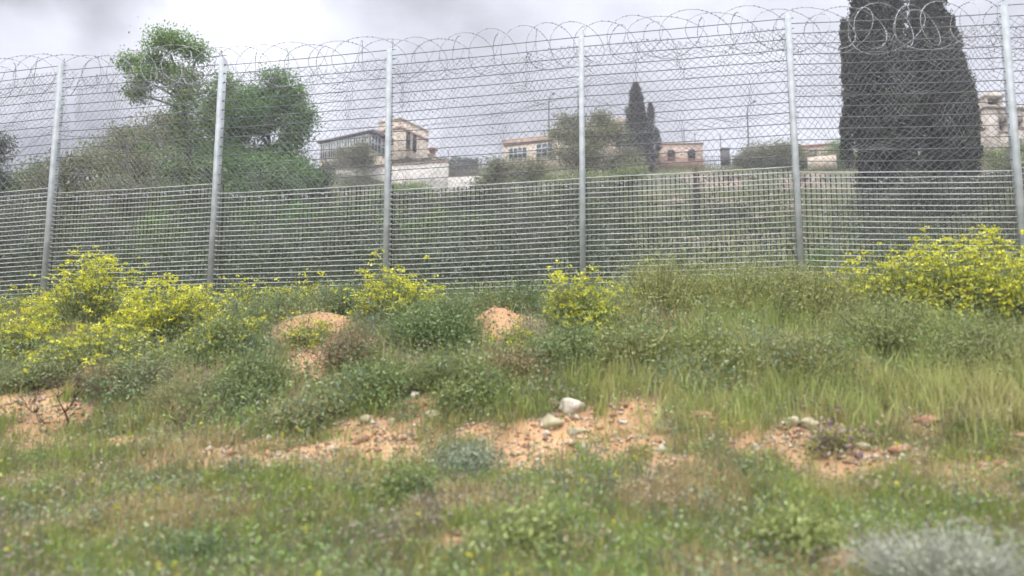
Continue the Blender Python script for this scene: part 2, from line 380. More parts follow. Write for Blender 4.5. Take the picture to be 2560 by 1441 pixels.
def tree(name, label, cat, px_base, Y, lobes, leafcol, hue, leaf=.12, dens=1.0, trunk_r=.13, seed=1, group=None, gap=.5, base_z=None, up=.15, cl_n=46, aspect=.55, splay=1.0):
    """lobes are ellipses (px, py, rx, ry) read in the photograph; they get a real depth of their own round distance Y"""
    rng = np.random.default_rng(seed)
    bx = (px_base - CX) / F_PX * Y
    bz = float(terrain(bx, Y)) if base_z is None else base_z
    root = empty(name, (bx, Y, bz)); tag(root, label, cat, group)
    O = np.array([bx, Y, bz])
    s = ppm(Y)
    mb = MB(); centers = []; rads = []
    for px, py, rx, ry in lobes:
        c = at(px, py, Y); rxm, rym = rx / s, ry / s
        c[1] += rng.uniform(-.5, .5) * rxm * splay
        centers.append(c - O); rads.append((rxm, .5 * (rxm + rym) * 1.0, rym))
    centers = np.array(centers); rads = np.array(rads)
    zt = max(centers[:, 2].max() - .3, .5); lowest = centers[:, 2].min()
    cx_mean = centers[:, :2].mean(0)
    # trunk, gently curved up to the middle of the crown
    tp = []
    for k in range(7):
        u = k / 6.0
        tp.append([cx_mean[0] * u ** 1.5 + .12 * math.sin(3 * u + seed), cx_mean[1] * u ** 1.5, -.3 + (zt * .8 + .3) * u])
    tp = np.array(tp)
    mb.tube(tp, np.linspace(trunk_r, trunk_r * .25, 7), 7)
    tips = []
    for c, r in zip(centers, rads):
        zs = np.clip(c[2] - .9 * max(r[0], r[2]) - .2, 0.1, zt * .75); u = np.clip(np.interp(zs, tp[:, 2], np.linspace(0, 1, 7)), 0, 1)
        p0 = np.array([np.interp(u, np.linspace(0, 1, 7), tp[:, k]) for k in range(3)])
        midp = (p0 + c) / 2 + rng.normal(size=3) * .08 * r.mean() + np.array([0, 0, -.12 * r[2]])
        mb.tube([p0, midp, c], [trunk_r * .42, trunk_r * .3, trunk_r * .16], 5)
        nsub = int(np.clip(9 + 26 * (r[0] * r[2]) * dens, 10, 130))
        dd = unit(rng.normal(size=(nsub, 3))); rr = rng.uniform(.35, 1.0, (nsub, 1)) ** .6
        E = c + dd * rr * r
        st = c + (E - c) * .05
        V_, F4 = tubes_np(st, E, trunk_r * .11, .006)
        mb.add(V_, []); mb.F.setdefault(4, []).extend((F4 + mb.n - len(V_)).tolist())
        tips.append(E)
        tips.append(c + (E - c) * rng.uniform(.45, .85, (nsub, 1)))
    if name == 'shrub':
        k = int(26 * (centers[:, 0].max() - centers[:, 0].min() + 1.2)); wx = (centers[:, 0].max() - centers[:, 0].min()) / 2 + .4 * rads[:, 0].mean()
        E = np.stack([rng.uniform(-1, 1, k) * wx + centers[:, 0].mean(), rng.uniform(-.5, .5, k) * rads[:, 1].max() + centers[:, 1].mean(), rng.uniform(.05, 1, k) * max(.4, centers[:, 2].mean())], 1)
        tips.append(E)
    tips = np.concatenate(tips)
    keep = rng.uniform(0, 1, len(tips)) > gap * vnoise(tips[:, 0] * 1.3 + 7, tips[:, 2] * 1.3 + 3, seed)
    tips = tips[keep]
    spread = leaf * 2.1
    P = np.repeat(tips, cl_n, 0) + rng.normal(size=(len(tips) * cl_n, 3)) * spread * np.array([1, 1, .75])
    ctint = rng.uniform(.72, 1.32, (len(tips), 1))
    V_, F_, C_ = leaves(rng, P, leaf, aspect, up, leafcol, .25, hue)
    C_ = C_ * np.repeat(np.repeat(ctint, cl_n, 0), 4, 0)
    P_low = P[:, 2].reshape(-1) > .02
    F_ = F_[P_low]
    mesh_np('crown', V_, [F_], M_LEAF, root, C_)
    mb.build('trunk', M_BARK, root, True)
    return root

def cypress(label, px, py_top, Y, width_px, seed, py_base=None, group=None, shoots=(), col=(.035, .048, .03), n=None, topround=.75, lean=0.0, prof_=None):
    rng = np.random.default_rng(seed)
    bx = (px - CX) / F_PX * Y; bz = float(terrain(bx, Y)); O = np.array([bx, Y, bz])
    root = empty('cypress_tree', O); tag(root, label, 'tree', group)
    H = at(px, py_top, Y)[2] - bz; R = width_px / 2 / ppm(Y)
    n = n or int(900 * R * H)
    def column(n, H, R, off, z0):
        u = rng.uniform(0, 1, n) ** .85
        pr = prof_ if (prof_ and z0 == 0) else ([0, .06, .3, .55, .8, .93, 1.0], [.55, .82, 1.0, .95, topround, topround * .6, .08])
        nc_ = max(12, n // 34); uc = rng.uniform(0, 1, nc_) ** .85; thc = rng.uniform(0, 2 * math.pi, nc_)
        kk = rng.integers(0, nc_, n); u = np.clip(uc[kk] + rng.normal(0, .13, n) / H, 0, 1)
        prof = np.clip(np.interp(u, *pr), 0, 1); rc = rng.uniform(.5, 1.0, nc_) ** .4 * (1 + .10 * rng.normal(size=nc_) * .8)
        th = thc[kk] + rng.normal(0, .12, n) / max(R, .3)
        ph = rng.uniform(0, 6, 6)
        lump = .86 + .04 * np.sin(3 * th + 7 * u + ph[0]) + .05 * np.sin(5 * th - 16 * u + ph[1]) + .20 * (vnoise(th * 1.8 + 5, u * H * .75, seed) - .5) * 2 + .20 * (vnoise(th * 4 + 5, u * H * 2.6, seed + 3) - .5) * 2
        r = R * prof * lump * rc[kk] + rng.normal(0, .09, n) * min(1, R)
        P = np.stack([np.cos(th) * r, np.sin(th) * r, z0 + .15 + u * (H - z0) * (1 + .03 * rng.normal(size=n) * (u < .9))], 1)
        P[:, 0] += lean * (P[:, 2] / H) ** 2
        return P + off
    parts = [column(n, H, R, np.zeros(3), 0)]
    for (sx, sy, sw, sh) in shoots:      # side leaders: px offset, photo y of their tip, width px, height px
        hh = at(px, sy, Y)[2] - bz
        parts.append(column(int(1500 * max(.3, sw / 2 / ppm(Y)) * sh / ppm(Y)), hh, sw / 2 / ppm(Y), np.array([sx / ppm(Y), -.25 * R, 0]), hh - sh / ppm(Y)))
    P = np.concatenate(parts)
    P = np.repeat(P, 3, 0) + rng.normal(0, .07, (len(P) * 3, 3))
    lf = .012 * H + .015
    V_, F_, C_ = leaves(rng, P, lf, .36, 1.3, col, .3, (.095, .085, .06))
    tint = .5 + 1.1 * fbm(P[:, 0] * 2.4 + 9 + P[:, 1], P[:, 2] * 1.2, seed + 9, 3)
    C_ = C_ * np.repeat(tint, 4)[:, None]
    mesh_np('crown', V_, [F_], M_LEAF, root, C_)
    mb = MB(); mb.tube([(0, 0, -.3), (0.02, 0, H * .5), (lean * .9, 0, H * .93)], [.22 * R + .05, .1 * R + .03, .01], 7)
    # inner limbs reach to the foliage so that it never reads hollow
    k = 260; th = rng.uniform(0, 6.28, k); u = rng.uniform(.05, .9, k)
    A = np.stack([0 * u, 0 * u, u * H * .93], 1); B = np.stack([np.cos(th) * R * .7, np.sin(th) * R * .7, u * H * .93 + R * 1.2], 1); B[:, 2] = np.minimum(B[:, 2], H * .97)
    B[:, :2] *= np.interp(u, [0, .6, 1], [1, .9, .3])[:, None]
    V_, F4 = tubes_np(A, B, .03, .008); mb.add(V_, []); mb.F.setdefault(4, []).extend((F4 + mb.n - len(V_)).tolist())
    mb.build('trunk', M_BARK, root, True)
    return root

LF = 1.65
def bush(name, label, cat, px, py, wpx, hpx, rng_seed, leafcol, hue=None, leaf=.035, nstem=90, per=26, flowers=0, fcol=(.80, .76, .05), fbias=.6, group=None, depth=.8, Y=None, fsize=.021, stemcol=(.10, .12, .05), aspect=.4, airy=.5):
    """a clump of stems rooted at photo pixel (px, py), wpx wide and hpx tall in the photograph"""
    rng = np.random.default_rng(rng_seed)
    leafcol = [min(.6, c * LF * k) for c, k in zip(leafcol, (1.16, 1.02, .82))]; hue = [min(.6, c * LF * k) for c, k in zip(hue, (1.1, 1.0, .82))] if hue else None; stemcol = [c * LF for c in stemcol]
    if Y is None: x, y = ground_at(px, py)
    else: x, y = (px - CX) / F_PX * Y, Y
    z = float(terrain(x, y)); s = ppm(y)
    R, H = wpx / 2 / s, hpx / s
    root = empty(name, (x, y, z)); tag(root, label, cat, group)
    # stem tips on and inside a dome
    th = rng.uniform(0, 2 * math.pi, nstem); rr = rng.uniform(0, 1, nstem) ** .55 * (.72 + .75 * vnoise(th * 1.3 + 4, th * 0, rng_seed)); rr = np.minimum(rr, 1.25)
    T = np.stack([np.cos(th) * rr * R, np.sin(th) * rr * R * depth, H * np.sqrt(np.clip(1 - (rr * .8) ** 2, 0.06, 1)) * rng.uniform(.35, .98, nstem) * (.75 + .5 * vnoise(np.cos(th) * rr * 2.2 + 9, np.sin(th) * rr * 2.2 + 5, rng_seed))], 1)
    Bs = T * np.array([.28, .28, 0]) + np.array([0, 0, 0])
    gz = terrain(Bs[:, 0] + x, Bs[:, 1] + y) - z
    Bs[:, 2] = gz - .03
    T[:, 2] += np.clip(terrain(T[:, 0] + x, T[:, 1] + y) - z, -.5, .5) * .8
    Md = (Bs + T) / 2 + np.array([0, 0, .10]) * H + (T - Bs) * np.array([.12, .12, 0])
    r0 = .0055
    V1, F1 = tubes_np(Bs, Md, r0, r0 * .7); V2, F2 = tubes_np(Md, T, r0 * .7, r0 * .3)
    cst = np.array(stemcol)[None]
    parts = [(V1, F1, np.repeat(cst, len(V1), 0)), (V2, F2, np.repeat(cst, len(V2), 0))]
    n = nstem * per
    k = rng.integers(0, nstem, n); u = rng.uniform(.12, 1.0, n) ** .8
    P = np.where((u < .5)[:, None], Bs[k] + (Md[k] - Bs[k]) * (u * 2)[:, None], Md[k] + (T[k] - Md[k]) * (u * 2 - 1)[:, None])
    P = P + rng.normal(size=(n, 3)) * (.05 + .07 * airy) * np.array([1, 1, .7])
    lf = leaf * (1.25 - .6 * u)
    Vl, Fl, Cl = leaves(rng, P, lf, aspect, .25, leafcol, .3, hue)
    st = rng.uniform(.75, 1.3, nstem)[k]
    parts.append((Vl, Fl, Cl * np.repeat(st, 4)[:, None]))
    V_, F_, C_ = merge(parts)
    mesh_np('foliage', V_, F_, M_LEAF, root, C_)
    if flowers:
        # flower clusters stand at the stem tips and on side sprigs
        m = int(flowers * 1.0); k = rng.integers(0, nstem, m)
        hi = T[k][:, 2] / H
        c = T[k] + rng.normal(size=(m, 3)) * np.array([.055, .055, .05]) + np.array([0, 0, .03])
        drop = rng.uniform(0, 1, m) > fbias
        c[drop] = (Md[k] + (T[k] - Md[k]) * rng.uniform(.2, .9, (m, 1)))[drop] + rng.normal(size=(drop.sum(), 3)) * .06
        q = 9
        P = np.repeat(c, q, 0) + rng.normal(size=(m * q, 3)) * np.array([.019, .019, .009]) * (fsize / .017)
        Vf, Ff, Cf = leaves(rng, P, fsize * 1.25, .85, .3, fcol, .2, (.52, .58, .08), .3); Cf = Cf * np.repeat(np.repeat(rng.uniform(.6, 1.08, m), q), 4)[:, None]
        mesh_np('blossom', Vf, [Ff], M_PETAL, root, Cf)
    return root

# ------------------------------------------------------------------ security fence
POST = [(-310, 11.70), (103, 11.20), (520, 10.68), (962, 10.17), (1456, 9.65), (2009, 9.14), (2573, 8.63), (3160, 8.15)]
PX_ = [((p - CX) / F_PX * Y * 1.006, Y) for p, Y in POST]
# photo heights of the top wire at both ends of every bay (measured)
BAYTOP = [(205, 160), (174, 136), (160, 121), (136, 89), (88.7, 42), (54.7, 30), (10, -30)]
POSTTOP = [190, 158, 143, 121, 73, 34, 12, -40]
U = .0715
fence = empty('security_fence', (PX_[3][0], PX_[3][1], float(terrain(*PX_[3]))))
tag(fence, 'tall wire security fence with grey posts and razor coils along the bank top', 'fence')
FO = np.array(fence.location)
fdir = np.array([PX_[5][0] - PX_[1][0], PX_[5][1] - PX_[1][1]]); FANG = math.atan2(fdir[1], fdir[0])
fx = np.array([math.cos(FANG), math.sin(FANG), 0]); fn = np.array([-math.sin(FANG), math.cos(FANG), 0])   # fn points away from the camera
def topz(px, py, Y): return at(px, py, Y)[2]
rngf = np.random.default_rng(5)
for k, ((X, Y), pt) in enumerate(zip(PX_, POSTTOP)):
    zt = topz(POST[k][0], pt, Y); zb = float(terrain(X, Y)) - .45
    w, d, t = .07, .105, .007
    mb = MB()
    poly = [(-w / 2, 0), (w / 2, 0), (w / 2, d), (w / 2 - t, d), (w / 2 - t, t), (-w / 2 + t, t), (-w / 2 + t, d), (-w / 2, d)]
    h = zt - zb
    # C-section, web towards the camera
    mb.prism(poly, 0, h)
    o = mb.build('post', M_GALV, fence)
    o.location = (X - FO[0], Y - FO[1], zb - FO[2]); o.rotation_euler = (rngf.uniform(-.006, .006), rngf.uniform(-.006, .006), FANG)
for b in range(7):
    (xa, ya), (xb, yb) = PX_[b], PX_[b + 1]
    za, zb_ = topz(POST[b][0] + 10, BAYTOP[b][0], ya), topz(POST[b + 1][0] - 6, BAYTOP[b][1], yb)
    A = np.array([xa, ya, za]); B = np.array([xb, yb, zb_])
    A = A - fx * .03 + fn * .05; B = B + fx * .06 + fn * .05
    offs = list(np.arange(0, 15) * 2 * U) + list(14 * 2 * U + U * np.arange(1, 29))
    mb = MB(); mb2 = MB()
    for i, o_ in enumerate(offs):
        j1, j2 = rngf.normal(0, .003, 2); sag = rngf.uniform(.002, .012)
        u = np.linspace(0, 1, 7)[:, None]
        pts = A + (B - A) * u; pts[:, 2] += -o_ + j1 * (1 - u[:, 0]) + j2 * u[:, 0] - sag * 4 * u[:, 0] * (1 - u[:, 0]); pts[:, 2] += rngf.normal(0, .0012, 7)
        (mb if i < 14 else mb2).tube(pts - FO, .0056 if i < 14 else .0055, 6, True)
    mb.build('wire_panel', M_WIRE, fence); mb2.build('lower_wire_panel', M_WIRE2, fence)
    # upper part: diamond razor mesh a little behind the wires
    span = np.linalg.norm((B - A)[:2]); Hm = 14 * 2 * U + 12 * U; pitch = .088
    off = fn * .28
    Vs, Fs, n0 = [], [], 0
    nodes = []
    for sgn in (1, -1):
        for q in (np.arange(-Hm, span, pitch) if sgn > 0 else np.arange(0, span + Hm, pitch)):
            # line x = q + sgn*z
            zz_ = np.arange(0, Hm + .01, pitch / 2)
            xx = q + sgn * zz_
            ok = (xx >= 0) & (xx <= span)
            if ok.sum() < 2: continue
            zz_, xx = zz_[ok], xx[ok]
            gx = xx + A[0] * 0
            wob = (vnoise(xx * 2.7 + b * 9, zz_ * 2.9, 3) - .5) * .20 + (vnoise(xx * 7 + b * 9, zz_ * 7, 13) - .5) * .06
            wx = (vnoise(xx * 3.3 + b * 9, zz_ * 2.3, 8) - .5) * .18 + (vnoise(xx * 8 + b * 9, zz_ * 8, 18) - .5) * .05
            jj = rngf.normal(0, .005, (len(xx), 3))
            P = A + (fx * (xx + wx)[:, None]) + off + fn * ((vnoise(xx * 1.2, zz_ * 1.2, 4) - .5) * .25)[:, None]
            P[:, 2] = za + (zb_ - za) * xx / span - zz_ - .02 + wob * np.minimum(1, zz_ * 3) + jj[:, 2]
            V_, F_ = tubes_np(P[:-1], P[1:], .0030, .0030, 3)
            Vs.append(V_); Fs.append(F_ + n0); n0 += len(V_); nodes.append(P)
    Pn = np.concatenate(nodes); Pn = Pn[rngf.uniform(0, 1, len(Pn)) < 1.6 * np.clip(fbm(Pn[:, 0] * 1.5, Pn[:, 2] * 1.8, 12, 3) - .33, 0, 1) * np.clip(.4 + (Pn[:, 2] - 5.0) * .7, .2, 1.2)]
    Vn, Fn, _c = leaves(rngf, Pn + rngf.normal(0, .008, Pn.shape), .030, .42, 0)
    Vs.append(Vn); Fs.append(Fn + n0)
    mesh_np('razor_mesh', np.concatenate(Vs) - FO, [np.concatenate(Fs)], M_MESH, fence)
    # lower part: close vertical wires behind the close horizontal ones
    vx = np.arange(.03, span, .062)
    P0 = A + fx * (vx + rngf.normal(0, .004, len(vx)))[:, None] + fn * .11
    P0[:, 2] = za + (zb_ - za) * vx / span - 14 * 2 * U + rngf.uniform(-.02, .02, len(vx)); P1 = P0.copy(); P1[:, 2] -= 28 * U + .05; P1[:, :2] += rngf.normal(0, .004, (len(vx), 2))
    V_, F_ = tubes_np(P0, P1, rngf.uniform(.006, .010, len(P0)), rngf.uniform(.006, .010, len(P0)), 4)
    mesh_np('vertical_mesh', V_ - FO, [F_], M_DARKMESH, fence)

# razor coils: long concertinas strung behind the wires
def coil(zoff, back, r, pitch, skew, seed, x0=-1.2, x1=17.5, wr=.0042, mat=M_COIL, jit=.25, ry=None):
    rng = np.random.default_rng(seed)
    t = np.arange(0, (x1 - x0) / pitch * 2 * math.pi, 2 * math.pi / 22)
    lp = t / (2 * math.pi)
    nl = int(lp[-1]) + 3
    ph = np.interp(lp, np.arange(nl), rng.uniform(-jit, jit, nl)); rs = np.interp(lp, np.arange(nl), rng.uniform(.82, 1.12, nl)); sk = np.interp(lp, np.arange(nl), rng.uniform(.5, 1.5, nl)) * skew
    X = x0 + (lp + ph) * pitch + sk * np.sin(t)
    # height of the top wire along the fence
    xs, zs = [], []
    for b in range(7):
        xs += [PX_[b][0], PX_[b + 1][0] - .05]; zs += [topz(POST[b][0], BAYTOP[b][0], PX_[b][1]), topz(POST[b + 1][0], BAYTOP[b][1], PX_[b + 1][1])]
    s0 = np.array([PX_[0][0], PX_[0][1], 0])
    base = s0 + fx * X[:, None] + fn * back
    zt = np.interp(base[:, 0], xs, zs)
    zt = np.convolve(np.pad(zt, 30, 'edge'), np.ones(61) / 61, 'valid')
    P = base + fn * (np.sin(t + .3) * (ry or r * .9) * rs)[:, None]
    P[:, 2] = zt + zoff + r * rs * np.cos(t)
    V_, F_ = tubes_np(P[:-1], P[1:], wr, wr, 4)
    # barbs
    d = np.arange(0, len(P) - 1, .5); i = d.astype(int); Q = P[i] + (P[np.minimum(i + 1, len(P) - 1)] - P[i]) * (d - i)[:, None]
    tt = unit(P[np.minimum(i + 1, len(P) - 1)] - P[i]); side = unit(np.cross(tt, rng.normal(size=Q.shape))); nb = len(Q)
    Vb = np.stack([Q - side * .012 - tt * .004, Q - tt * .009, Q + side * .012 - tt * .004, Q + side * .012 + tt * .004, Q + tt * .009, Q - side * .012 + tt * .004], 1).reshape(-1, 3)
    Fb = np.arange(6 * nb).reshape(nb, 6)
    return mesh_np('razor_coil', np.concatenate([V_, Vb]) - FO, [F_, Fb + len(V_)], mat, fence)
coil(.06, .40, .34, .40, .32, 1, wr=.0042, jit=.15, ry=.20)
coil(.02, .46, .34, .56, -.27, 2, wr=.0038, jit=.2, ry=.22)
coil(-1.97, .60, .04, .31, .08, 8, ry=.05, mat=M_COIL2, wr=.0036, jit=.5)

# ------------------------------------------------------------------ houses on the hilltop
M_STONE = simple_mat('pale limestone wall', (.56, .47, .36), .9, 0, .18, 2.2, .3, (.70, .60, .48))
M_PINK = simple_mat('pink stone wall', (.44, .33, .25), .9, 0, .2, 1.5, .3, (.54, .42, .34))
M_BAND = simple_mat('pink stone band', (.40, .28, .22), .9, 0, .25, 3)
M_CONC = simple_mat('raw concrete', (.44, .39, .33), .95, 0, .2, 1.2, .4, (.58, .52, .45))
M_PLAST = simple_mat('stained plaster', (.50, .47, .42), .95, 0, .22, .9, .2, (.66, .62, .55))
M_ROOFD = simple_mat('dark roof edge', (.12, .10, .10), .8, 0, .2, 5)
M_TILE = simple_mat('clay tile', (.42, .19, .12), .85, 0, .25, 8)
M_FRAME = simple_mat('white window frame', (.55, .56, .54), .5, 0, .05, 5)
M_RUST = simple_mat('rusty metal', (.26, .13, .09), .8, .1, .3, 8)
M_DARK = simple_mat('dark opening', (.03, .03, .035), .9, 0, .2, 4)
M_STEEL = simple_mat('lamp post steel', (.16, .17, .18), .6, .3, .1, 3)
M_CABLE = simple_mat('cable rubber', (.03, .03, .03), .7, 0, .1, 3)
def glass_mat():
    m, n, l, b = new_mat('window glass')
    b.inputs['Base Color'].default_value = (.10, .12, .13, 1); b.inputs['Roughness'].default_value = .12
    z = n.new('ShaderNodeTexNoise'); z.inputs['Scale'].default_value = 1.5
    bp = n.new('ShaderNodeBump'); bp.inputs['Strength'].default_value = .1; l.new(z.outputs['Fac'], bp.inputs['Height']); l.new(bp.outputs[0], b.inputs['Normal'])
    return m
M_GLASS = glass_mat()
def window(root, c, w, h, axis, nx=3, ny=2, dark=False, bar=.07, frame=M_FRAME, name='window'):
    """axis 'x': the window lies in a face whose normal is local -Y; 'y': normal is local +X"""
    c = np.array(c, float)
    mb = MB()
    def bx3(u, v, du, dv, dn, on):
        if axis == 'x': mb.box((c[0] + u, c[1] - on, c[2] + v), (du, dn, dv))
        else: mb.box((c[0] + on, c[1] + u, c[2] + v), (dn, du, dv))
    for i in range(nx + 1): bx3(-w / 2 + w * i / nx, 0, bar, h + bar, .09, .05)
    for j in range(ny + 1):
        for i in range(nx): bx3(-w / 2 + w * (i + .5) / nx, -h / 2 + h * j / ny, w / nx - bar, bar, .08, .05)
    f = mb.build(name, frame, root)
    mb = MB()
    if axis == 'x': mb.box((c[0], c[1] - .01, c[2]), (w, .05, h))
    else: mb.box((c[0] + .01, c[1], c[2]), (.05, w, h))
    mb.build('pane', M_DARK if dark else M_GLASS, f)
    return f
# house with the glazed sun room
Y1 = 80.0
hx, hy = at(1000, 400, Y1)[0], Y1
hz = at(1000, 403, Y1)[2]
H1 = empty('stone_house', (hx, hy, hz - .0), math.radians(-30))
tag(H1, 'pale stone house with long glazed sun room and square upper block', 'house')
def lz(px, py, Y): return at(px, py, Y)[2] - hz
mb = MB()
mb.box((-1.6, 2.6, 1.45), (3.2, 5.2, 6.9)); mb.box((-2.6, 3.0, 1.0), (5.2, 4.0, 5.0))     # upper block
mb.box((-3.0, 9.6, .1), (6.0, 9.0, 4.2))       # rear wing
mb.box((-9.8, 6.5, .2), (5.0, 5.0, 3.2))       # side wing
mb.build('wall', M_STONE, H1)
mb = MB(); mb.box((-1.6, -.03, 3.9), (3.26, .08, .35)); mb.box((.03, 2.6, 3.9), (.08, 5.2, .35)); mb.box((.03, 9.6, 1.55), (.08, 8.9, .3)); mb.build('stone_band', M_BAND, H1)
mb = MB(); mb.box((-1.6, 2.6, 4.98), (3.4, 5.4, .16)); mb.box((-3.0, 9.65, 2.26), (6.2, 9.1, .14)); mb.build('parapet', M_STONE, H1)
mb = MB(); mb.box((-9.8, 6.5, 1.9), (5.3, 5.3, .2)); mb.box((-9.8, 6.5, 2.1), (3.4, 3.4, .2)); mb.build('roof', M_TILE, H1)
# sun room: stands in front and to the left
sx0, sx1, sy0, sy1 = -8.6, -1.25, -3.6, -.02
mb = MB(); mb.box(((sx0 + sx1) / 2, (sy0 + sy1) / 2, -.9), (sx1 - sx0, sy1 - sy0, 2.6)); mb.box(((sx0 + sx1) / 2, (sy0 + sy1) / 2 + .3, 1.45), (sx1 - sx0 - .5, sy1 - sy0 - .6, 2.0))
mb.build('sun_room_wall', M_STONE, H1)
for i in range(6):
    w_ = (sx1 - sx0) / 6; window(H1, (sx0 + w_ * (i + .5), sy0 - .02, 1.35), w_ - .22, 1.75, 'x', 3, 2, False, .085)
for i in range(2):
    w_ = (sy1 - sy0) / 2; window(H1, (sx1 + .02, sy0 + w_ * (i + .5), 1.35), w_ - .22, 1.75, 'y', 3, 2, False, .085)
mb = MB(); mb.box(((sx0 + sx1) / 2, (sy0 + sy1) / 2, 2.55), (sx1 - sx0 + .7, sy1 - sy0 + .5, .18)); mb.box(((sx0 + sx1) / 2 + .8, (sy0 + sy1) / 2 + .1, 2.76), (sx1 - sx0 - 1.2, sy1 - sy0 - .4, .22)); mb.build('sun_room_roof', M_ROOFD, H1)
for yq in (1.3, 2.5): window(H1, (.02, yq, 2.75), .55, 1.9, 'y', 1, 2, True, .05, M_DARK)
for yq in (1.4, 3.0): window(H1, (.02, yq, .35), .7, .9, 'y', 1, 1, True, .05, M_DARK)
window(H1, (.02, 7.5, .4), .8, .9, 'y', 1, 1, True, .05, M_DARK)
mb = MB(); mb.box((-1.0, 7.4, 2.85), (.55, .55, 1.1)); mb.box((-1.0, 7.4, 3.5), (.95, .95, .18)); mb.box((-1.0, 7.4, 3.68), (.5, .5, .2)); mb.build('chimney', M_RUST, H1)
mb = MB(); mb.tube([(.5, 8.6, -1), (.5, 8.6, 3.6)], .06, 6); mb.build('pipe', M_RUST, H1)
# retaining wall under it
Yw = 73.0
pL, pR = at(842, 428, Yw + 2), at(1204, 416, Yw - 1.5)
W = empty('retaining_wall', ((pL[0] + pR[0]) / 2, (pL[1] + pR[1]) / 2, pL[2] - 3.4), math.atan2(pR[1] - pL[1], pR[0] - pL[0]))
tag(W, 'long stained pale plaster retaining wall below the house with sun room', 'wall')
lw = np.linalg.norm((pR - pL)[:2]); mb = MB(); mb.box((-lw * .11, 0, 1.0), (lw * .78, .5, 5.0)); mb.box((lw * .39, 0, .2), (lw * .22, .45, 3.4)); mb.build('wall', M_PLAST, W)
mb = MB(); mb.box((-lw * .11, 0, 3.56), (lw * .79, .62, .12)); mb.build('coping', M_BAND, W)
mb = MB()
for i in range(24): mb.box((lw * (.285 + .21 * i / 23), -.1, 2.5), (.05, .05, 1.3))
mb.box((lw * .39, -.1, 3.1), (lw * .22, .06, .06)); mb.box((lw * .39, -.1, 2.05), (lw * .22, .06, .06)); mb.build('railing', M_ROOFD, W)
# second house
Y2 = 78.0
p0 = at(1258, 400, Y2 + 3); H2 = empty('stone_house', p0, math.radians(-18)); hz = p0[2]
tag(H2, 'flat roofed stone house with pink stone parapet behind the leafy tree', 'house')
mb = MB(); mb.box((5.8, 4, -.2), (11.6, 8, 4.4)); mb.box((12.6, 4.2, .5), (6.0, 7.6, 5.6)); mb.box((6.4, 3.6, 2.3), (1.3, 6.6, 1.4)); mb.build('wall', M_STONE, H2)
mb = MB(); mb.box((2.9, -.03, 1.85), (5.7, .1, .6)); mb.box((8.9, -.03, 1.95), (5.3, .1, .5)); mb.box((13.4, .32, 3.05), (4.2, .1, .5)); mb.build('parapet', M_BAND, H2)
mb = MB(); mb.box((5.8, 4, 2.26), (11.75, 8.15, .12)); mb.box((12.6, 4.2, 3.38), (6.2, 7.8, .12)); mb.build('roof', M_STONE, H2)
window(H2, (1.75, -.02, .55), 2.1, 1.25, 'x', 4, 2, False, .07); window(H2, (4.85, -.02, .6), 1.9, 1.5, 'x', 3, 3, False, .07); window(H2, (8.2, -.02, .6), 1.4, 1.9, 'x', 3, 2, False, .06)
window(H2, (13.4, .3, .9), 1.4, 1.4, 'x', 2, 2, False, .07)
# third house with the arched openings
Y3 = 82.0
p0 = at(1650, 412, Y3); H3 = empty('stone_house', p0, math.radians(-3))
tag(H3, 'small pink stone house with two dark arched windows right of the small cypress', 'house')
mb = MB(); mb.box((2.45, 3, .4), (4.9, 6, 4.0)); mb.build('wall', M_PINK, H3)
mb = MB(); mb.box((2.45, 3, 2.44), (5.1, 6.2, .1)); mb.build('roof', M_BAND, H3)
for xx in (1.3, 3.6):
    pts = [(-.42, -.55)] + [(.42, -.55)] + [(.42 * math.cos(a), .35 + .42 * math.sin(a)) for a in np.linspace(0, math.pi, 9)]
    mb = MB(); n = len(pts); P = [(xx + u, -.04, .95 + v) for u, v in pts] + [(xx + u, .05, .95 + v) for u, v in pts]
    mb.add(P, [tuple(range(n)), tuple(range(2 * n - 1, n - 1, -1))] + [(i, n + i, n + (i + 1) % n, (i + 1) % n) for i in range(n)])
    w_ = mb.build('window', M_DARK, H3)
    mb = MB()
    mb.tube([(xx + .5 * math.cos(a), -.06, 1.3 + .5 * math.sin(a)) for a in np.linspace(0, math.pi, 9)], .07, 5); mb.build('surround', M_STONE, w_)
# railing in front of it
def railing(label, pxa, pya, pxb, pyb, Y, n, hgt, mat):
    a, b_ = at(pxa, pya, Y), at(pxb, pyb, Y)
    e = empty('railing', a); tag(e, label, 'railing'); d = b_ - a
    mb = MB()
    for i in range(n + 1): p = d * i / n; mb.box((p[0], p[1], p[2] - hgt / 2), (.05, .05, hgt + .1))
    mb.build('baluster', mat, e)
    mb = MB(); mb.tube([(0, 0, 0), tuple(d)], .035, 5); mb.tube([(0, 0, -hgt * .85), tuple(d + np.array([0, 0, -hgt * .85]))], .03, 5); mb.build('handrail', mat, e)
railing('low rust coloured railing in front of the pink stone house', 1648, 393, 1762, 400, 79, 34, 1.2, M_RUST)
railing('grey metal railing beside the dark gate shed on the hilltop', 1762, 392, 1850, 390, 80, 18, 1.1, M_STEEL)
# gate hut
p0 = at(1814, 412, 78); G = empty('gate_hut', p0); tag(G, 'small dark metal hut behind a hilltop railing', 'hut')
mb = MB(); mb.box((0, 0, .8), (.75, .8, 1.7)); mb.build('wall', M_STEEL, G); mb = MB(); mb.box((0, 0, 1.7), (.95, 1.0, .08)); mb.build('roof', M_ROOFD, G)
mb = MB(); mb.box((0, -.42, .65), (.5, .04, 1.25)); mb.build('door', M_ROOFD, G)
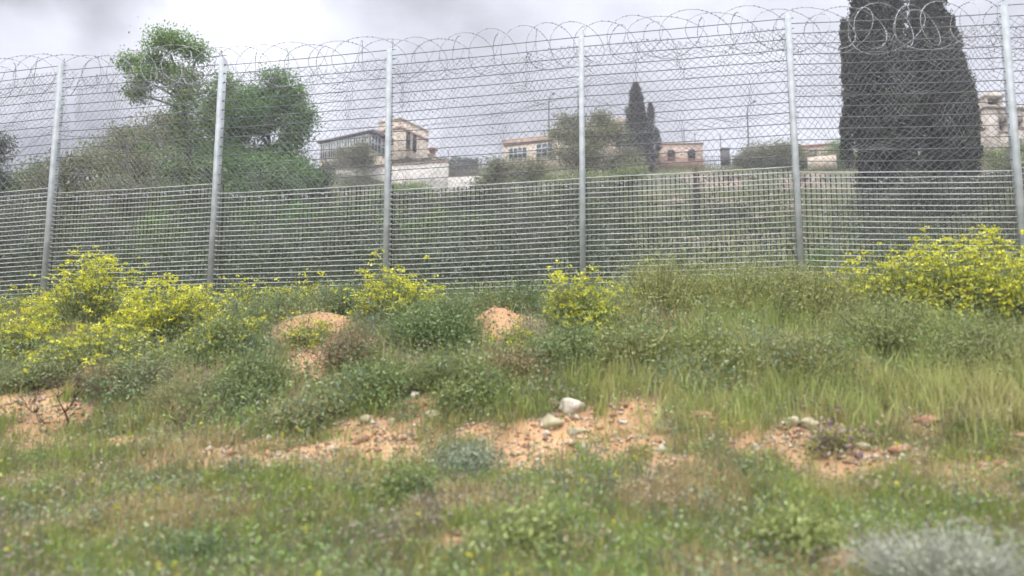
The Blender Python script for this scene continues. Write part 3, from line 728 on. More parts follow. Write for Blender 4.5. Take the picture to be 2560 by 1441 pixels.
# low house behind the shrubs
p0 = at(1925, 410, 88); H4 = empty('stone_house', p0, math.radians(-14)); tag(H4, 'low cream house with a shallow gable roof beyond the round shrub', 'house')
mb = MB(); mb.box((3.6, 3, .5), (7.2, 6, 3.0)); mb.build('wall', M_STONE, H4)
mb = MB(); mb.add([(-.3, -.3, 1.9), (7.5, -.3, 1.9), (7.5, 6.3, 1.9), (-.3, 6.3, 1.9), (-.3, 3, 3.0), (7.5, 3, 3.0)], [(0, 1, 5, 4), (2, 3, 4, 5), (1, 2, 5), (3, 0, 4), (3, 2, 1, 0)]); mb.build('roof', M_TILE, H4)
window(H4, (2.0, -.02, .9), .9, .9, 'x', 2, 1, False, .06); window(H4, (5.0, -.02, .9), .9, .9, 'x', 2, 1, False, .06)
p0 = at(2040, 416, 76); H5 = empty('garden_wall', p0, math.radians(-20)); tag(H5, 'short cream garden wall with rail beside the fifth fence post', 'wall')
mb = MB(); mb.box((.6, 0, .3), (2.8, .3, 1.4)); mb.build('wall', M_STONE, H5); mb = MB()
for i in range(9): mb.box((-.7 + i * .33, 0, 1.3), (.05, .05, .7))
mb.box((.6, 0, 1.62), (2.8, .06, .06)); mb.build('railing', M_RUST, H5)
# unfinished concrete building at the right edge
Y5 = 52.0
p0 = at(2462, 365, Y5); H6 = empty('concrete_house', p0, math.radians(6)); tag(H6, 'unfinished raw concrete house with empty window openings right of the tall cypresses', 'house')
mb = MB()
mb.box((.75, 3.0, .4), (1.0, 6.0, 5.0)); mb.box((1.62, 3, .15), (.76, 6, 1.9)); mb.box((1.62, 3, 2.5), (.76, 6, .9)); mb.box((2.25, 3, .4), (.5, 6, 5.0)); mb.box((2.85, 3, -.35), (.7, 6, 3.5)); mb.box((2.85, 3, 2.45), (.7, 6, .9)); mb.box((3.95, 3, .4), (1.5, 6, 5.0))
mb.box((1.62, 3.6, 1.55), (.76, 4.8, 1.0)); mb.box((2.85, 3.6, 1.6), (.7, 4.8, .8))
mb.build('wall', M_CONC, H6)
mb = MB(); mb.box((2.5, 3, 2.98), (4.7, 6.3, .18)); mb.build('roof_slab', M_CONC, H6)
mb = MB(); mb.box((.85, 1.6, 3.5), (.2, 2.2, .9)); mb.box((2.05, 1.6, 3.5), (.2, 2.2, .9)); mb.box((1.45, 1.6, 4.04), (1.6, 2.4, .2)); mb.box((1.45, 2.5, 3.5), (1.0, .2, .9)); mb.add([(.65, .4, 4.14), (2.25, .4, 4.14), (1.45, .4, 4.45), (.65, 2.8, 4.14), (2.25, 2.8, 4.14), (1.45, 2.8, 4.45)], [(0, 1, 2), (5, 4, 3), (0, 2, 5, 3), (1, 4, 5, 2)]); mb.build('stair_tower', M_CONC, H6)
for xx, zz0 in ((1.62, 1.1), (2.85, 1.4)):
    mb = MB(); mb.box((xx, .0, zz0 + .02), (.86, .16, .08)); mb.build('window_sill', M_CONC, H6)
mb = MB(); mb.box((2.6, -.6, -.9), (3.4, 1.2, .2)); mb.build('balcony', M_CONC, H6)
# lamps, poles, cables
def lamp(label, px, py_top, py_base, Y, reach_px, head=True):
    b_ = at(px, py_base, Y); b_[2] = min(b_[2], float(terrain(b_[0], Y))); top = at(px, py_top, Y)[2]; e = empty('street_lamp', b_); tag(e, label, 'street lamp'); h = top - b_[2]; r = reach_px / ppm(Y)
    mb = MB(); pts = [(0, 0, 0), (0, 0, h * .5), (0, 0, h - 1.3)] + [(r * (1 - math.cos(a)) , 0, h - 1.3 + 1.2 * math.sin(a)) for a in np.linspace(.3, 1.4, 5)]
    mb.tube(pts, np.linspace(.10, .05, len(pts)), 7); mb.build('pole', M_STEEL, e)
    mb = MB(); mb.tube([(r * .8, 0, h - .12), (r * 1.25, 0, h + .1), (r * 1.6, 0, h + .16)], [.05, .14, .07], 8); mb.build('lamp_head', M_STEEL, e)
lamp('dark curved street lamp behind the parapet left of the fourth fence post', 1373, 236, 400, 86, 10)
lamp('faint curved street lamp above the round shrub on the hilltop', 1873, 256, 400, 86, 16)
def pole(label, px, pt, pb, Y, r=.06, arm=False):
    b_ = at(px, pb, Y); b_[2] = min(b_[2], float(terrain(b_[0], Y))); e_h = at(px, pt, Y)[2] - b_[2]; e = empty('utility_pole', b_); tag(e, label, 'pole')
    mb = MB(); mb.tube([(0, 0, 0), (0, 0, e_h)], [r * 1.2, r], 7); mb.build('shaft', M_STEEL, e)
    if arm:
        mb = MB(); mb.box((0, 0, e_h - .35), (1.0, .08, .08))
        for q in (-.45, 0, .45): mb.tube([(q, 0, e_h - .3), (q, 0, e_h - .05)], .04, 6)
        mb.build('crossarm', M_STEEL, e)
pole('dark utility pole with small crossarm just left of the fourth fence post', 1447, 224, 400, 84, .11, True)
pole('thin pole rising behind the pink stone house', 1712, 322, 400, 84)
pole('short thin pole behind the right end of the pink stone house', 1739, 330, 400, 86, .05)
pole('thin pole standing over the dark gate hut', 1803, 336, 405, 80)
pole('thin antenna pole left of the tall leafy tree', 283, 318, 400, 60, .05)
pole('shorter antenna pole farther left of the tall leafy tree', 250, 336, 400, 60, .05)
def cable(label, pts, r=.022):
    P = [at(*p) for p in pts]; out = []
    for a, b_ in zip(P[:-1], P[1:]):
        for u in np.linspace(0, 1, 9)[:-1]: q = a + (b_ - a) * u; q[2] -= .35 * 4 * u * (1 - u) * np.linalg.norm(b_ - a) / 25; out.append(q)
    out.append(P[-1]); out = np.array(out); mb = MB(); mb.tube(out - out[0], r, 4); o = mb.build('power_cable', M_CABLE, None, False, out[0]); tag(o, label, 'cable')
cable('black cable sagging left from the utility pole over the sun room house', [(1446, 238, 84), (1010, 322, 80)])
cable('lower black cable from the utility pole down to the stone parapet roof', [(1446, 232, 84), (1180, 305, 88), (700, 318, 95)])
cable('black cable running right from the utility pole past the small cypress', [(1447, 240, 84), (1605, 284, 84), (1873, 330, 86)])
cable('black cable crossing the sky behind the first fence post', [(-20, 428, 50), (110, 335, 55), (400, 352, 60)])

# ------------------------------------------------------------------ trees and shrubs behind the fence
G1, G1h = (.15, .25, .055), (.25, .35, .10)
G2, G2h = (.11, .22, .055), (.18, .30, .085)
OL, OLh = (.16, .175, .08), (.26, .25, .14)
DK, DKh = (.065, .09, .055), (.11, .13, .075)
tree('leafy_tree', 'tall open leafy tree with rounded crown above the razor wire at left', 'tree', 462, 32,
     [(430, 118, 70, 30), (495, 135, 30, 32), (385, 150, 40, 28), (335, 162, 30, 16), (365, 205, 45, 34), (430, 185, 40, 30), (350, 240, 30, 20), (470, 250, 40, 40), (555, 205, 26, 38), (445, 300, 44, 34), (520, 290, 34, 44), (480, 350, 50, 36), (420, 330, 36, 26), (540, 250, 30, 30), (470, 200, 36, 30)],
     G1, G1h, .12, 1.5, .17, 11, gap=.35, cl_n=44)
tree('leafy_tree', 'dense green broad tree between the second and third fence posts', 'tree', 665, 36,
     [(695, 205, 42, 24), (640, 235, 45, 38), (715, 265, 45, 35), (650, 310, 70, 50), (735, 330, 38, 40), (570, 340, 50, 55), (690, 400, 85, 50), (600, 420, 80, 55), (760, 440, 40, 30), (545, 400, 50, 60), (600, 270, 40, 40), (560, 300, 40, 40), (740, 240, 30, 26), (760, 290, 28, 30)],
     G2, G2h, .14, 1.6, .2, 12, gap=.2, cl_n=46)
tree('leafy_tree', 'thin pale twiggy tree in front of the tall leafy tree', 'tree', 330, 29,
     [(290, 335, 45, 25), (350, 320, 40, 30), (390, 290, 40, 22), (320, 370, 80, 34), (400, 350, 56, 40), (230, 390, 50, 26), (270, 370, 50, 30)], OL, OLh, .10, .9, .09, 13, gap=.5, cl_n=26)
tree('leafy_tree', 'dark tree cut by the left edge of the view', 'tree', -20, 24, [(-10, 360, 32, 26), (-25, 400, 40, 30), (-10, 440, 22, 22), (-30, 480, 40, 40)], DK, DKh, .09, 1.0, .12, 14)
tree('leafy_tree', 'sparse light green tree in front of the flat roofed stone house', 'tree', 1470, 56,
     [(1430, 300, 38, 24), (1505, 296, 34, 24), (1400, 340, 38, 26), (1535, 345, 45, 28), (1470, 350, 55, 30), (1450, 400, 90, 36), (1560, 400, 55, 40)], OL, OLh, .17, 1.1, .17, 15, gap=.4, cl_n=36)
SH = [
 ('tall green thicket between the first and second posts behind the twiggy tree', 420, 38, [(360, 370, 70, 50), (450, 380, 70, 55), (520, 400, 60, 60), (270, 400, 80, 46)], G1, G1h, .14, 71),
 ('dark green thicket at the left edge behind the first post', 110, 34, [(60, 450, 60, 40), (130, 440, 60, 40), (20, 470, 50, 36)], DK, G1h, .12, 72),
 ('green thicket under the dense green tree right of the second post', 650, 33, [(580, 420, 70, 50), (660, 430, 80, 50), (740, 440, 60, 44)], G2, G2h, .13, 73),
  # label, px, Y, lobes, colours, leaf, seed
 ('broad olive shrub behind the first fence post', 190, 27, [(150, 425, 60, 40), (230, 400, 66, 40), (190, 480, 90, 50), (110, 470, 50, 50)], OL, OLh, .10, 21),
 ('tall olive shrub right of the first post under the twiggy tree', 330, 26, [(300, 420, 60, 36), (380, 430, 60, 46), (330, 490, 90, 50)], OL, OLh, .10, 22),
 ('dark bushy shrub around the foot of the tall leafy tree', 470, 25, [(440, 420, 60, 50), (510, 430, 50, 50), (460, 510, 90, 60)], DK, G1h, .10, 23),
 ('dark green shrub at the left end of the retaining wall', 800, 34, [(800, 450, 48, 30), (760, 480, 60, 40), (800, 500, 40, 30)], DK, DKh, .11, 24),
 ('low dark shrub filling the first bay near the left edge', 40, 17, [(0, 560, 60, 50), (60, 580, 60, 55), (10, 640, 70, 50)], DK, DKh, .06, 25),
 ('wide dark shrub behind the lower wires right of the first post', 230, 18, [(170, 570, 70, 60), (260, 560, 80, 65), (220, 640, 110, 60)], DK, G1h, .065, 26),
 ('green shrub behind the wires left of the second post', 400, 19, [(360, 570, 70, 60), (440, 560, 70, 60), (400, 640, 90, 50)], G1, G1h, .065, 27),
 ('dark green shrub directly behind the second post', 560, 17, [(520, 560, 70, 65), (600, 570, 70, 60), (560, 640, 90, 50)], DK, G2h, .06, 28),
 ('bright green shrub right of the second post behind the wires', 700, 19, [(660, 550, 70, 60), (750, 560, 70, 60), (700, 630, 100, 50)], G2, G2h, .065, 29),
 ('dark shrub left of the third post behind the wires', 870, 18, [(830, 560, 70, 60), (900, 560, 60, 65), (860, 640, 90, 50)], DK, G1h, .06, 30),
 ('leafy light shrub in front of the retaining wall at the third post', 1010, 50, [(1000, 475, 50, 22), (1040, 490, 60, 26), (960, 500, 50, 26)], G1, OLh, .13, 31),
 ('green shrub right of the third post behind the wires', 1040, 19, [(1000, 580, 70, 50), (1080, 560, 70, 60), (1040, 640, 90, 50)], G1, G1h, .065, 32),
 ('dark green shrub midway between third and fourth posts', 1190, 18, [(1160, 570, 70, 55), (1230, 570, 70, 60), (1190, 640, 90, 50)], DK, G1h, .06, 33),
 ('mixed green shrub left of the fourth post behind the wires', 1350, 19, [(1310, 560, 70, 60), (1390, 560, 70, 60), (1350, 640, 90, 45)], DK, OLh, .065, 34),
 ('dark shrub just right of the fourth post behind the wires', 1520, 21, [(1490, 540, 60, 55), (1550, 560, 50, 50), (1510, 620, 80, 40)], DK, G1h, .07, 35),
 ('olive shrub below the flat roofed house left of the leafy tree', 1290, 48, [(1260, 425, 60, 26), (1330, 430, 70, 30), (1230, 460, 70, 30)], OL, OLh, .14, 36),
 ('long olive shrub below the sparse light green tree', 1460, 44, [(1420, 460, 80, 32), (1500, 455, 80, 36), (1570, 450, 60, 34)], OL, G1h, .13, 37),
 ('round pale shrub on the hilltop under the faint street lamp', 1925, 79, [(1890, 385, 48, 24), (1950, 380, 45, 26), (2000, 392, 38, 22), (1930, 408, 90, 24), (1870, 405, 40, 20), (1990, 412, 50, 18)], OL, OLh, .19, 38),
 ('green round shrub between fifth post and the tall cypresses', 2100, 77, [(2100, 372, 30, 22), (2090, 402, 45, 26), (2130, 408, 35, 24)], G1, G1h, .18, 39),
 ('small bushy shrub in front of the sun room windows', 890, 72, [(860, 385, 28, 16), (900, 375, 26, 18), (910, 395, 40, 14)], OL, OLh, .17, 40),
 ('low green shrub beside the unfinished concrete house', 2515, 44, [(2490, 385, 38, 20), (2550, 375, 45, 24), (2520, 420, 70, 34)], OL, G1h, .12, 41),
 ('short green shrub beside the foot of the fifth post', 2050, 13.5, [(2055, 640, 26, 24), (2045, 660, 30, 20)], G2, G2h, .04, 42),
 ('dark scrub on the slope between second and third posts', 640, 27, [(600, 480, 70, 40), (690, 470, 80, 40), (740, 500, 60, 40)], DK, G2h, .09, 43),
 ('dark scrub on the slope right of the third post', 1120, 30, [(1080, 530, 70, 35), (1160, 510, 80, 40), (1230, 500, 60, 40)], DK, OLh, .10, 44),
 ('dark scrub on the slope at the fourth post', 1400, 30, [(1350, 510, 80, 40), (1440, 500, 80, 40), (1500, 490, 60, 40)], DK, OLh, .10, 45),
 ('grey green scrub under the two tall cypresses', 2280, 30, [(2200, 500, 80, 40), (2300, 490, 90, 45), (2400, 495, 80, 42), (2480, 470, 60, 35)], DK, DKh, .10, 46),
 ('low scrub behind the wires at the right edge', 2500, 20, [(2450, 560, 70, 38), (2540, 540, 80, 45)], DK, OLh, .07, 47),
 ('low dark scrub behind the wires right of the fifth post', 2250, 19, [(2180, 575, 70, 30), (2280, 570, 80, 34)], DK, DKh, .07, 48),
 ('tufted dark bush on the slope right of the slim young cypress', 1830, 38, [(1800, 540, 40, 20), (1850, 545, 40, 18)], DK, OLh, .11, 49),
 ('small dark bush on the slope left of the slim young cypress', 1665, 34, [(1650, 560, 40, 22), (1690, 565, 30, 18)], DK, OLh, .10, 50),
 ('olive bush on the slope left of the fifth post', 1940, 32, [(1910, 590, 40, 20), (1960, 585, 40, 22)], OL, G1h, .09, 51),
]
for lab, px, Y, lobes, c1, c2, lf, sd_ in SH:
    tree('shrub', lab, 'shrub', px, Y, lobes, c1, c2, lf, 1.0, .06, sd_, gap=.3, cl_n=26 if Y < 24 else 34, group='shrubs beyond the fence')
# hedge on top of the retaining wall
def hedge(label, pxa, pxb, pyt, pyb, Y, n, seed):
    rng = np.random.default_rng(seed); a, b_ = at(pxa, pyb, Y), at(pxb, pyb - 4, Y); e = empty('hedge', a); tag(e, label, 'hedge'); h = at(pxa, pyt, Y)[2] - a[2]
    u = rng.uniform(0, 1, n); P = (b_ - a) * u[:, None]; P[:, 1] += rng.uniform(-.6, .6, n); P[:, 2] += (rng.uniform(-.3, 1, n)) * h * (.7 + .6 * vnoise(u * 24, u * 0, seed))
    V_, F_, C_ = leaves(rng, P, .16, .4, .9, (.075, .095, .06), .35, (.12, .14, .08)); mesh_np('foliage', V_, [F_], M_LEAF, e, C_)
    mb = MB()
    for q in np.linspace(.02, .98, 24): p = (b_ - a) * q; mb.tube([(p[0], p[1], p[2] - .5), (p[0] + .05, p[1], p[2] + h * .7)], [.03, .01], 5)
    mb.build('stem', M_BARK, e)
hedge('dark clipped hedge along the top of the retaining wall', 975, 1195, 400, 420, 74.5, 9000, 3)
hedge('dark hedge at the left end of the sun room', 805, 930, 404, 420, 75.5, 4000, 4)
cypress('slender dark cypress standing over the flat roofed house, taller of the close pair', 1603, 213, 76, 72, 61, shoots=((-14, 268, 18, 120), (14, 250, 16, 120)), topround=.5)
cypress('thin smaller cypress on the right of the close hilltop pair', 1640, 262, 77, 42, 62, topround=.5, shoots=((16, 330, 16, 60),))
CC = (.058, .074, .048)
cypress('huge dark cypress left of the two that rise past the top of the view', 2240, -170, 40, 150, 63, col=CC, shoots=((-92, 66, 20, 300), (-76, 100, 24, 260), (-104, 288, 22, 150)), n=42000,
        prof_=([0, .08, .3, .42, .5, .58, .66, .75, .85, .95, 1], [.8, .95, 1.08, .95, 1.02, .86, .88, .70, .60, .36, .06]))
cypress('huge dark cypress right of the two beside the concrete house', 2378, -105, 41, 196, 64, col=CC, lean=-.1, shoots=((50, 60, 26, 200), (66, 150, 36, 220), (84, 215, 30, 200), (-40, 20, 24, 200)) , n=42000,
        prof_=([0, .08, .25, .33, .42, .48, .58, .66, .74, .84, .94, 1], [.85, 1.0, 1.1, .98, 1.0, .84, .78, .56, .44, .28, .14, .03]))
cypress('narrow dark cypress leaning against the right side of the huge pair', 2447, 196, 42, 46, 65, col=CC, topround=.7, shoots=((22, 262, 22, 120),))
cypress('slim young cypress alone on the slope right of the fourth post', 1750, 424, 34, 24, 66, topround=.8)

# ------------------------------------------------------------------ rocks
def scatter(n, y0, y1, wfac=.74, pad=.5, power=1.0):
    y = y0 + (y1 - y0) * rng.uniform(0, 1, n) ** power
    x = rng.uniform(-1, 1, n) * (y * wfac + pad)
    return x, y
def rock(name, label, px, py, wpx, hpx, mat, seed, group=None, Y=None):
    rng = random.Random(seed)
    if Y is None: x, y = ground_at(px, py)
    else: x, y = (px - CX) / F_PX * Y, Y
    s = ppm(y); rx, rz = wpx / 2 / s, hpx / 2 / s; ry = (rx + rz) * .55
    n, m = 18, 12; V = []; off = Vector((rng.uniform(0, 50), rng.uniform(0, 50), 0))
    cuts = [Vector((rng.gauss(0, 1), rng.gauss(0, 1), rng.gauss(0, .6))).normalized() for _ in range(13)]
    for j in range(m + 1):
        for i in range(n):
            a = 2 * math.pi * i / n; b_ = -math.pi / 2 + math.pi * j / m
            d = Vector((math.cos(a) * math.cos(b_), math.sin(a) * math.cos(b_), math.sin(b_)))
            r = 1.0
            for c in cuts:
                k = d.dot(c)
                if k > .55: r = min(r, .66 / k)
            r *= 1 + .16 * mnoise.noise(d * 2.2 + off) + .07 * mnoise.noise(d * 6 + off)
            V.append((d.x * r * rx, d.y * r * ry, d.z * r * rz))
    F_ = []
    for j in range(m):
        for i in range(n): F_.append((j * n + i, j * n + (i + 1) % n, (j + 1) * n + (i + 1) % n, (j + 1) * n + i))
    o = mesh_np(name, V, [np.array(F_)], mat, None, None, False, (x, y, float(terrain(x, y)) + rz * .34))
    o.rotation_euler = (0, 0, rng.uniform(-.4, .4)); tag(o, label, 'rock', group or 'loose rocks on the bank')
    return o
M_R1 = simple_mat('pale limestone rock', (.42, .37, .28), .9, 0, .3, 7, .8, (.58, .52, .42))
M_R2 = simple_mat('yellowish rock', (.30, .26, .15), .9, 0, .3, 7, .8, (.42, .37, .23))
M_R3 = simple_mat('orange clod', (.30, .15, .08), .95, 0, .3, 7, .8, (.42, .25, .15))
M_R4 = simple_mat('white stone', (.60, .60, .57), .8, 0, .06, 9, .2)
ROCKS = [
 ('large pale boulder at the top of the central soil patch', 1428, 1030, 86, 46, M_R1), ('rounded yellowish boulder below the large pale boulder', 1380, 1060, 78, 42, M_R2),
 ('small yellow stone left of the large pale boulder', 1385, 1022, 44, 30, M_R2), ('low flat stone under the yellowish boulder', 1440, 1078, 60, 18, M_R2),
 ('small pinkish stone below the yellowish boulder', 1366, 1082, 28, 20, M_R1), ('tan rock in the weeds left of the central patch', 1085, 1052, 56, 30, M_R2),
 ('pale upright stone above the tan rock', 1038, 1010, 36, 32, M_R1), ('tan rock half hidden between the two left bushes', 540, 1008, 36, 30, M_R3),
 ('yellow stone beside the tan rock in the weeds', 978, 1060, 30, 24, M_R2), ('upright yellow stone in the weeds below the dark bush', 915, 1068, 34, 30, M_R2),
 ('orange clod above the lower soil strip', 905, 1102, 46, 28, M_R3), ('white pebble left of the lower soil strip', 724, 1106, 22, 9, M_R4),
 ('white stone in the tall grass right of centre', 1800, 995, 24, 16, M_R4), ('orange clod alone in the grass right of centre', 1758, 1066, 54, 20, M_R3),
 ('pale block at the left of the right hand rock pile', 1982, 1082, 46, 32, M_R2), ('pale block on the right of the right hand rock pile', 2025, 1090, 54, 34, M_R2),
 ('rounded tan stone right of the purple flowers', 2155, 1118, 48, 26, M_R2), ('broad tan stone at the right end of the soil strip', 2245, 1116, 76, 30, M_R3),
 ('orange mound of clay in the right hand grass', 2322, 1068, 76, 30, M_R3), ('flat cream stone in the grass near the right edge', 2440, 1126, 78, 14, M_R1),
 ('pale stone at the bottom edge left of centre', 408, 1432, 50, 26, M_R1), ('orange clod cut by the right edge', 2552, 1094, 40, 18, M_R3),
 ('small pale stone in the middle of the central soil patch', 1455, 1118, 28, 18, M_R1), ('small stone among weeds under the left dark bush', 640, 1045, 30, 20, M_R2),
 ('small rusty pebble above the weeds at left', 362, 978, 18, 12, M_R3), ('small grey stone at the foot of the tall grass', 1995, 965, 44, 9, M_R1),
 ('pink stone right of the central patch', 1650, 1100, 40, 18, M_R3), ('grey stone beside the central patch', 1560, 1060, 30, 14, M_R1),
]
for i, (lab, px, py, w_, h_, m_) in enumerate(ROCKS): rock('rock', lab, px, py, w_, h_, m_, 100 + i)
HR = [('pale pink outcrop left of the slim young cypress', 1690, 500, 80, 34, 50), ('cream outcrop right of the slim young cypress', 1800, 500, 90, 40, 50), ('pale outcrop higher on the slope beside the fifth post', 1880, 497, 50, 20, 52),
      ('low pink outcrop on the slope left of the fifth post', 1990, 505, 70, 22, 50), ('pinkish stone low on the slope at the fourth bay', 1640, 575, 50, 18, 34), ('pale stone heap on the slope left of the fifth post', 1900, 560, 90, 34, 38),
      ('pale stone in the grass right of the fifth post', 2080, 505, 60, 20, 48), ('low stone right of the pale stone in the sixth bay', 2170, 508, 60, 18, 48), ('pinkish outcrop behind the shrubs left of the fourth post', 1180, 500, 60, 20, 55), ('pink stone at mid slope under the slim cypress', 1720, 560, 46, 20, 36)]
# rubble weathering out of the slope
rng = np.random.default_rng(404); n = 5200; x, y = scatter(n, 26, 76, .72); x = np.abs(x) * .9 + .03 * y
dn = fbm(x / 5, y / 3.2, 61, 4); kp = rng.uniform(0, 1, n) < np.clip((dn - .50) / .10, .03, 1); x, y = x[kp], y[kp]; n = len(x); s_ = np.minimum(rng.lognormal(-2.0, .5, n), .007 * y)
octa = np.array([(1, 0, 0), (0, 1, 0), (-1, 0, 0), (0, -1, 0), (0, 0, .8), (0, 0, -.8)], float); of = np.array([(0, 1, 4), (1, 2, 4), (2, 3, 4), (3, 0, 4), (1, 0, 5), (2, 1, 5), (3, 2, 5), (0, 3, 5)])
V_ = (octa[None] * rng.uniform(.5, 1.5, (n, 6, 1)) * s_[:, None, None] + np.stack([x, y, terrain(x, y) + s_ * .2], 1)[:, None, :]).reshape(-1, 3)
cc = np.array([(.22, .155, .12), (.26, .20, .16), (.17, .125, .10), (.29, .24, .19)])[rng.integers(0, 4, n)]
tag(mesh_np('rubble', V_, [(np.arange(n)[:, None, None] * 6 + of[None]).reshape(-1, 3)], leaf_mat('rubble stone', 0.0, .95), None, np.repeat(cc, 6, 0)), 'pinkish rubble scattered over the hillside beyond the fence', 'rubble', None, 'stuff')
M_R5 = simple_mat('pink hillside rock', (.21, .16, .125), .95, 0, .3, 3, .8, (.30, .24, .19))
for i, (lab, px, py, w_, h_, Y) in enumerate(HR): rock('rock', lab, px, py, w_, h_, M_R5, 300 + i, 'outcrops on the hillside', Y)

# ------------------------------------------------------------------ plants on the bank
MG, MGh = (.10, .135, .05), (.17, .20, .09)
GM = 'yellow flowering mustard clumps'
MU = [ # label, px, py(base), width, height, flowers, stems
 ('tallest yellow mustard clump in front of the first post', 215, 830, 260, 205, 520, 150),
 ('broad yellow mustard clump left of the second post', 410, 850, 260, 165, 560, 150),
 ('low yellow mustard clump at the left edge', 40, 900, 230, 120, 230, 100),
 ('low yellow mustard spread below the two big left clumps', 240, 925, 300, 105, 260, 110),
 ('small yellow mustard clump left of the orange soil heap', 560, 895, 190, 95, 130, 80),
 ('thin yellow mustard row right of the second post', 610, 792, 180, 92, 110, 60),
 ('thin yellow mustard row left of the third post', 770, 785, 200, 92, 150, 70),
 ('bright yellow mustard clump at the foot of the third post', 990, 812, 240, 165, 330, 130),
 ('sparse yellow mustard clump left of the fourth post', 1230, 775, 200, 85, 70, 80),
 ('yellow mustard clump in front of the fourth post', 1450, 850, 220, 170, 210, 130),
 ('sparse yellow mustard clump right of the fourth post', 1590, 745, 190, 95, 110, 80),
 ('wide yellow mustard clump left in the right hand mass', 2240, 790, 330, 185, 330, 170),
 ('tall yellow mustard clump in the middle of the right hand mass', 2400, 800, 340, 215, 430, 200),
 ('tall yellow mustard clump at the right edge', 2570, 850, 260, 255, 460, 180),
 ('few yellow flowers over the second orange soil heap', 1290, 890, 150, 55, 50, 50),
 ('few yellow flowers on the first orange soil heap', 770, 880, 120, 60, 40, 40),
 ('thin mustard row behind the wires at the left edge', 20, 800, 200, 100, 80, 60),
]
for i, (lab, px, py, w_, h_, fl, ns) in enumerate(MU):
    bush('mustard_plant', lab, 'wildflower', px, py, w_, h_, 500 + i, MG, MGh, .042, ns, 34, fl, group=GM)
GB = [ # green and other shrubs on the bank: label, px, py, w, h, col, hue, leaf, stems, per
 ('deep green bush right of the third post', 1090, 880, 260, 150, (.075, .12, .055), (.13, .18, .08), .045, 150, 44),
 ('dark green bush right behind the second orange heap', 1260, 790, 260, 85, (.07, .105, .05), (.12, .16, .07), .04, 120, 40),
 ('brownish purple bush right of the first orange heap', 878, 930, 165, 125, (.12, .105, .075), (.17, .15, .10), .035, 150, 36),
 ('green bush left of the brownish purple bush', 630, 985, 210, 130, (.085, .13, .055), (.14, .18, .08), .045, 130, 40),
 ('grey green bush below the broad mustard clump', 330, 985, 190, 100, (.10, .13, .075), (.16, .19, .11), .04, 120, 38),
 ('dark green bush in front of the brownish purple bush', 940, 1010, 210, 120, (.08, .12, .05), (.13, .17, .07), .045, 120, 40),
 ('brown dry bush under the mustard by the fourth post', 1290, 965, 190, 90, (.13, .115, .07), (.20, .17, .10), .035, 120, 34),
 ('green weedy bush left of the large pale boulder', 1190, 1010, 190, 80, (.10, .14, .055), (.16, .2, .08), .045, 100, 36),
 ('feathery green bush on the crest right of the fourth post', 1650, 800, 300, 160, (.15, .18, .075), (.20, .225, .10), .05, 190, 44),
 ('feathery grey green bush in the middle of the crest', 1850, 790, 300, 165, (.15, .18, .075), (.20, .225, .10), .05, 190, 44),
 ('feathery green bush in front of the fifth post', 2050, 800, 300, 165, (.15, .18, .075), (.20, .225, .10), .05, 190, 44),
 ('green bush below the left part of the right hand mustard', 2220, 880, 280, 150, (.13, .17, .075), (.2, .23, .11), .05, 170, 42),
 ('green bush at the right edge below the mustard', 2470, 940, 280, 150, (.12, .155, .07), (.18, .21, .1), .05, 160, 42),
 ('low dark weed in the lower middle of the bank', 1010, 1240, 130, 60, (.08, .12, .05), (.13, .17, .07), .045, 60, 36),
 ('round dark green weed near the bottom left', 490, 1400, 110, 62, (.06, .10, .05), (.10, .15, .07), .03, 80, 44),
 ('small silver grey plant above the lower strip of soil', 1175, 1165, 130, 90, (.13, .17, .14), (.18, .22, .18), .03, 90, 40),
 ('bright green weed at the bottom right of centre', 1990, 1380, 150, 80, (.12, .16, .055), (.16, .20, .08), .05, 60, 34),
 ('bright green weed at the bottom centre', 1300, 1400, 210, 90, (.12, .16, .06), (.16, .20, .08), .05, 80, 34),
 ('grey green leafy bush under the low mustard at the left edge', 90, 985, 220, 95, (.10, .13, .065), (.15, .18, .1), .04, 110, 34),
 ('green bush between the broad mustard clump and the first soil heap', 560, 905, 220, 110, (.09, .13, .06), (.14, .18, .08), .045, 120, 36),
 ('low green bush at the fence right of the second post', 690, 830, 240, 80, (.09, .13, .06), (.14, .18, .08), .045, 110, 34),
 ('dark bush at the fence just left of the third post', 860, 790, 150, 95, (.075, .11, .055), (.12, .16, .08), .045, 90, 36),
 ('wispy olive bush below the green bush at left', 470, 1030, 240, 90, (.13, .145, .07), (.19, .2, .11), .04, 110, 32),
 ('low olive bush in the weeds left of centre', 750, 1060, 220, 80, (.12, .14, .07), (.18, .19, .1), .04, 100, 30),
 ('wispy green bush below the second orange heap', 1100, 980, 220, 100, (.10, .14, .06), (.16, .19, .08), .045, 110, 34),
 ('green bush right of the second orange heap', 1430, 930, 230, 120, (.085, .13, .06), (.14, .18, .08), .045, 130, 38),
 ('olive bush on the slope right of the central bushes', 1580, 930, 240, 120, (.11, .14, .06), (.18, .19, .09), .045, 130, 36),
 ('wispy yellow green bush in the tall grass', 1780, 930, 260, 110, (.12, .16, .055), (.19, .21, .08), .045, 130, 34),
 ('wispy olive bush in the tall grass under the fifth post', 2020, 940, 260, 110, (.12, .15, .06), (.19, .2, .09), .045, 130, 34),
 ('reddish brown dry plant at the left behind the soil', 250, 1000, 100, 90, (.15, .11, .07), (.2, .15, .09), .03, 60, 24),
]
for i, (lab, px, py, w_, h_, c1, c2, lf, ns, per) in enumerate(GB):
    fe = 'feathery' in lab or 'wispy' in lab or 'right hand mustard' in lab or 'right edge below' in lab
    bush('wild_bush', lab, 'bush', px, py, w_, h_ * (1.08 if fe else 1), 600 + i, c1, c2, lf * (1.15 if fe else 1), ns, int(per * (1.3 if fe else 1)), group='green bushes on the bank', aspect=.17 if fe else .4)
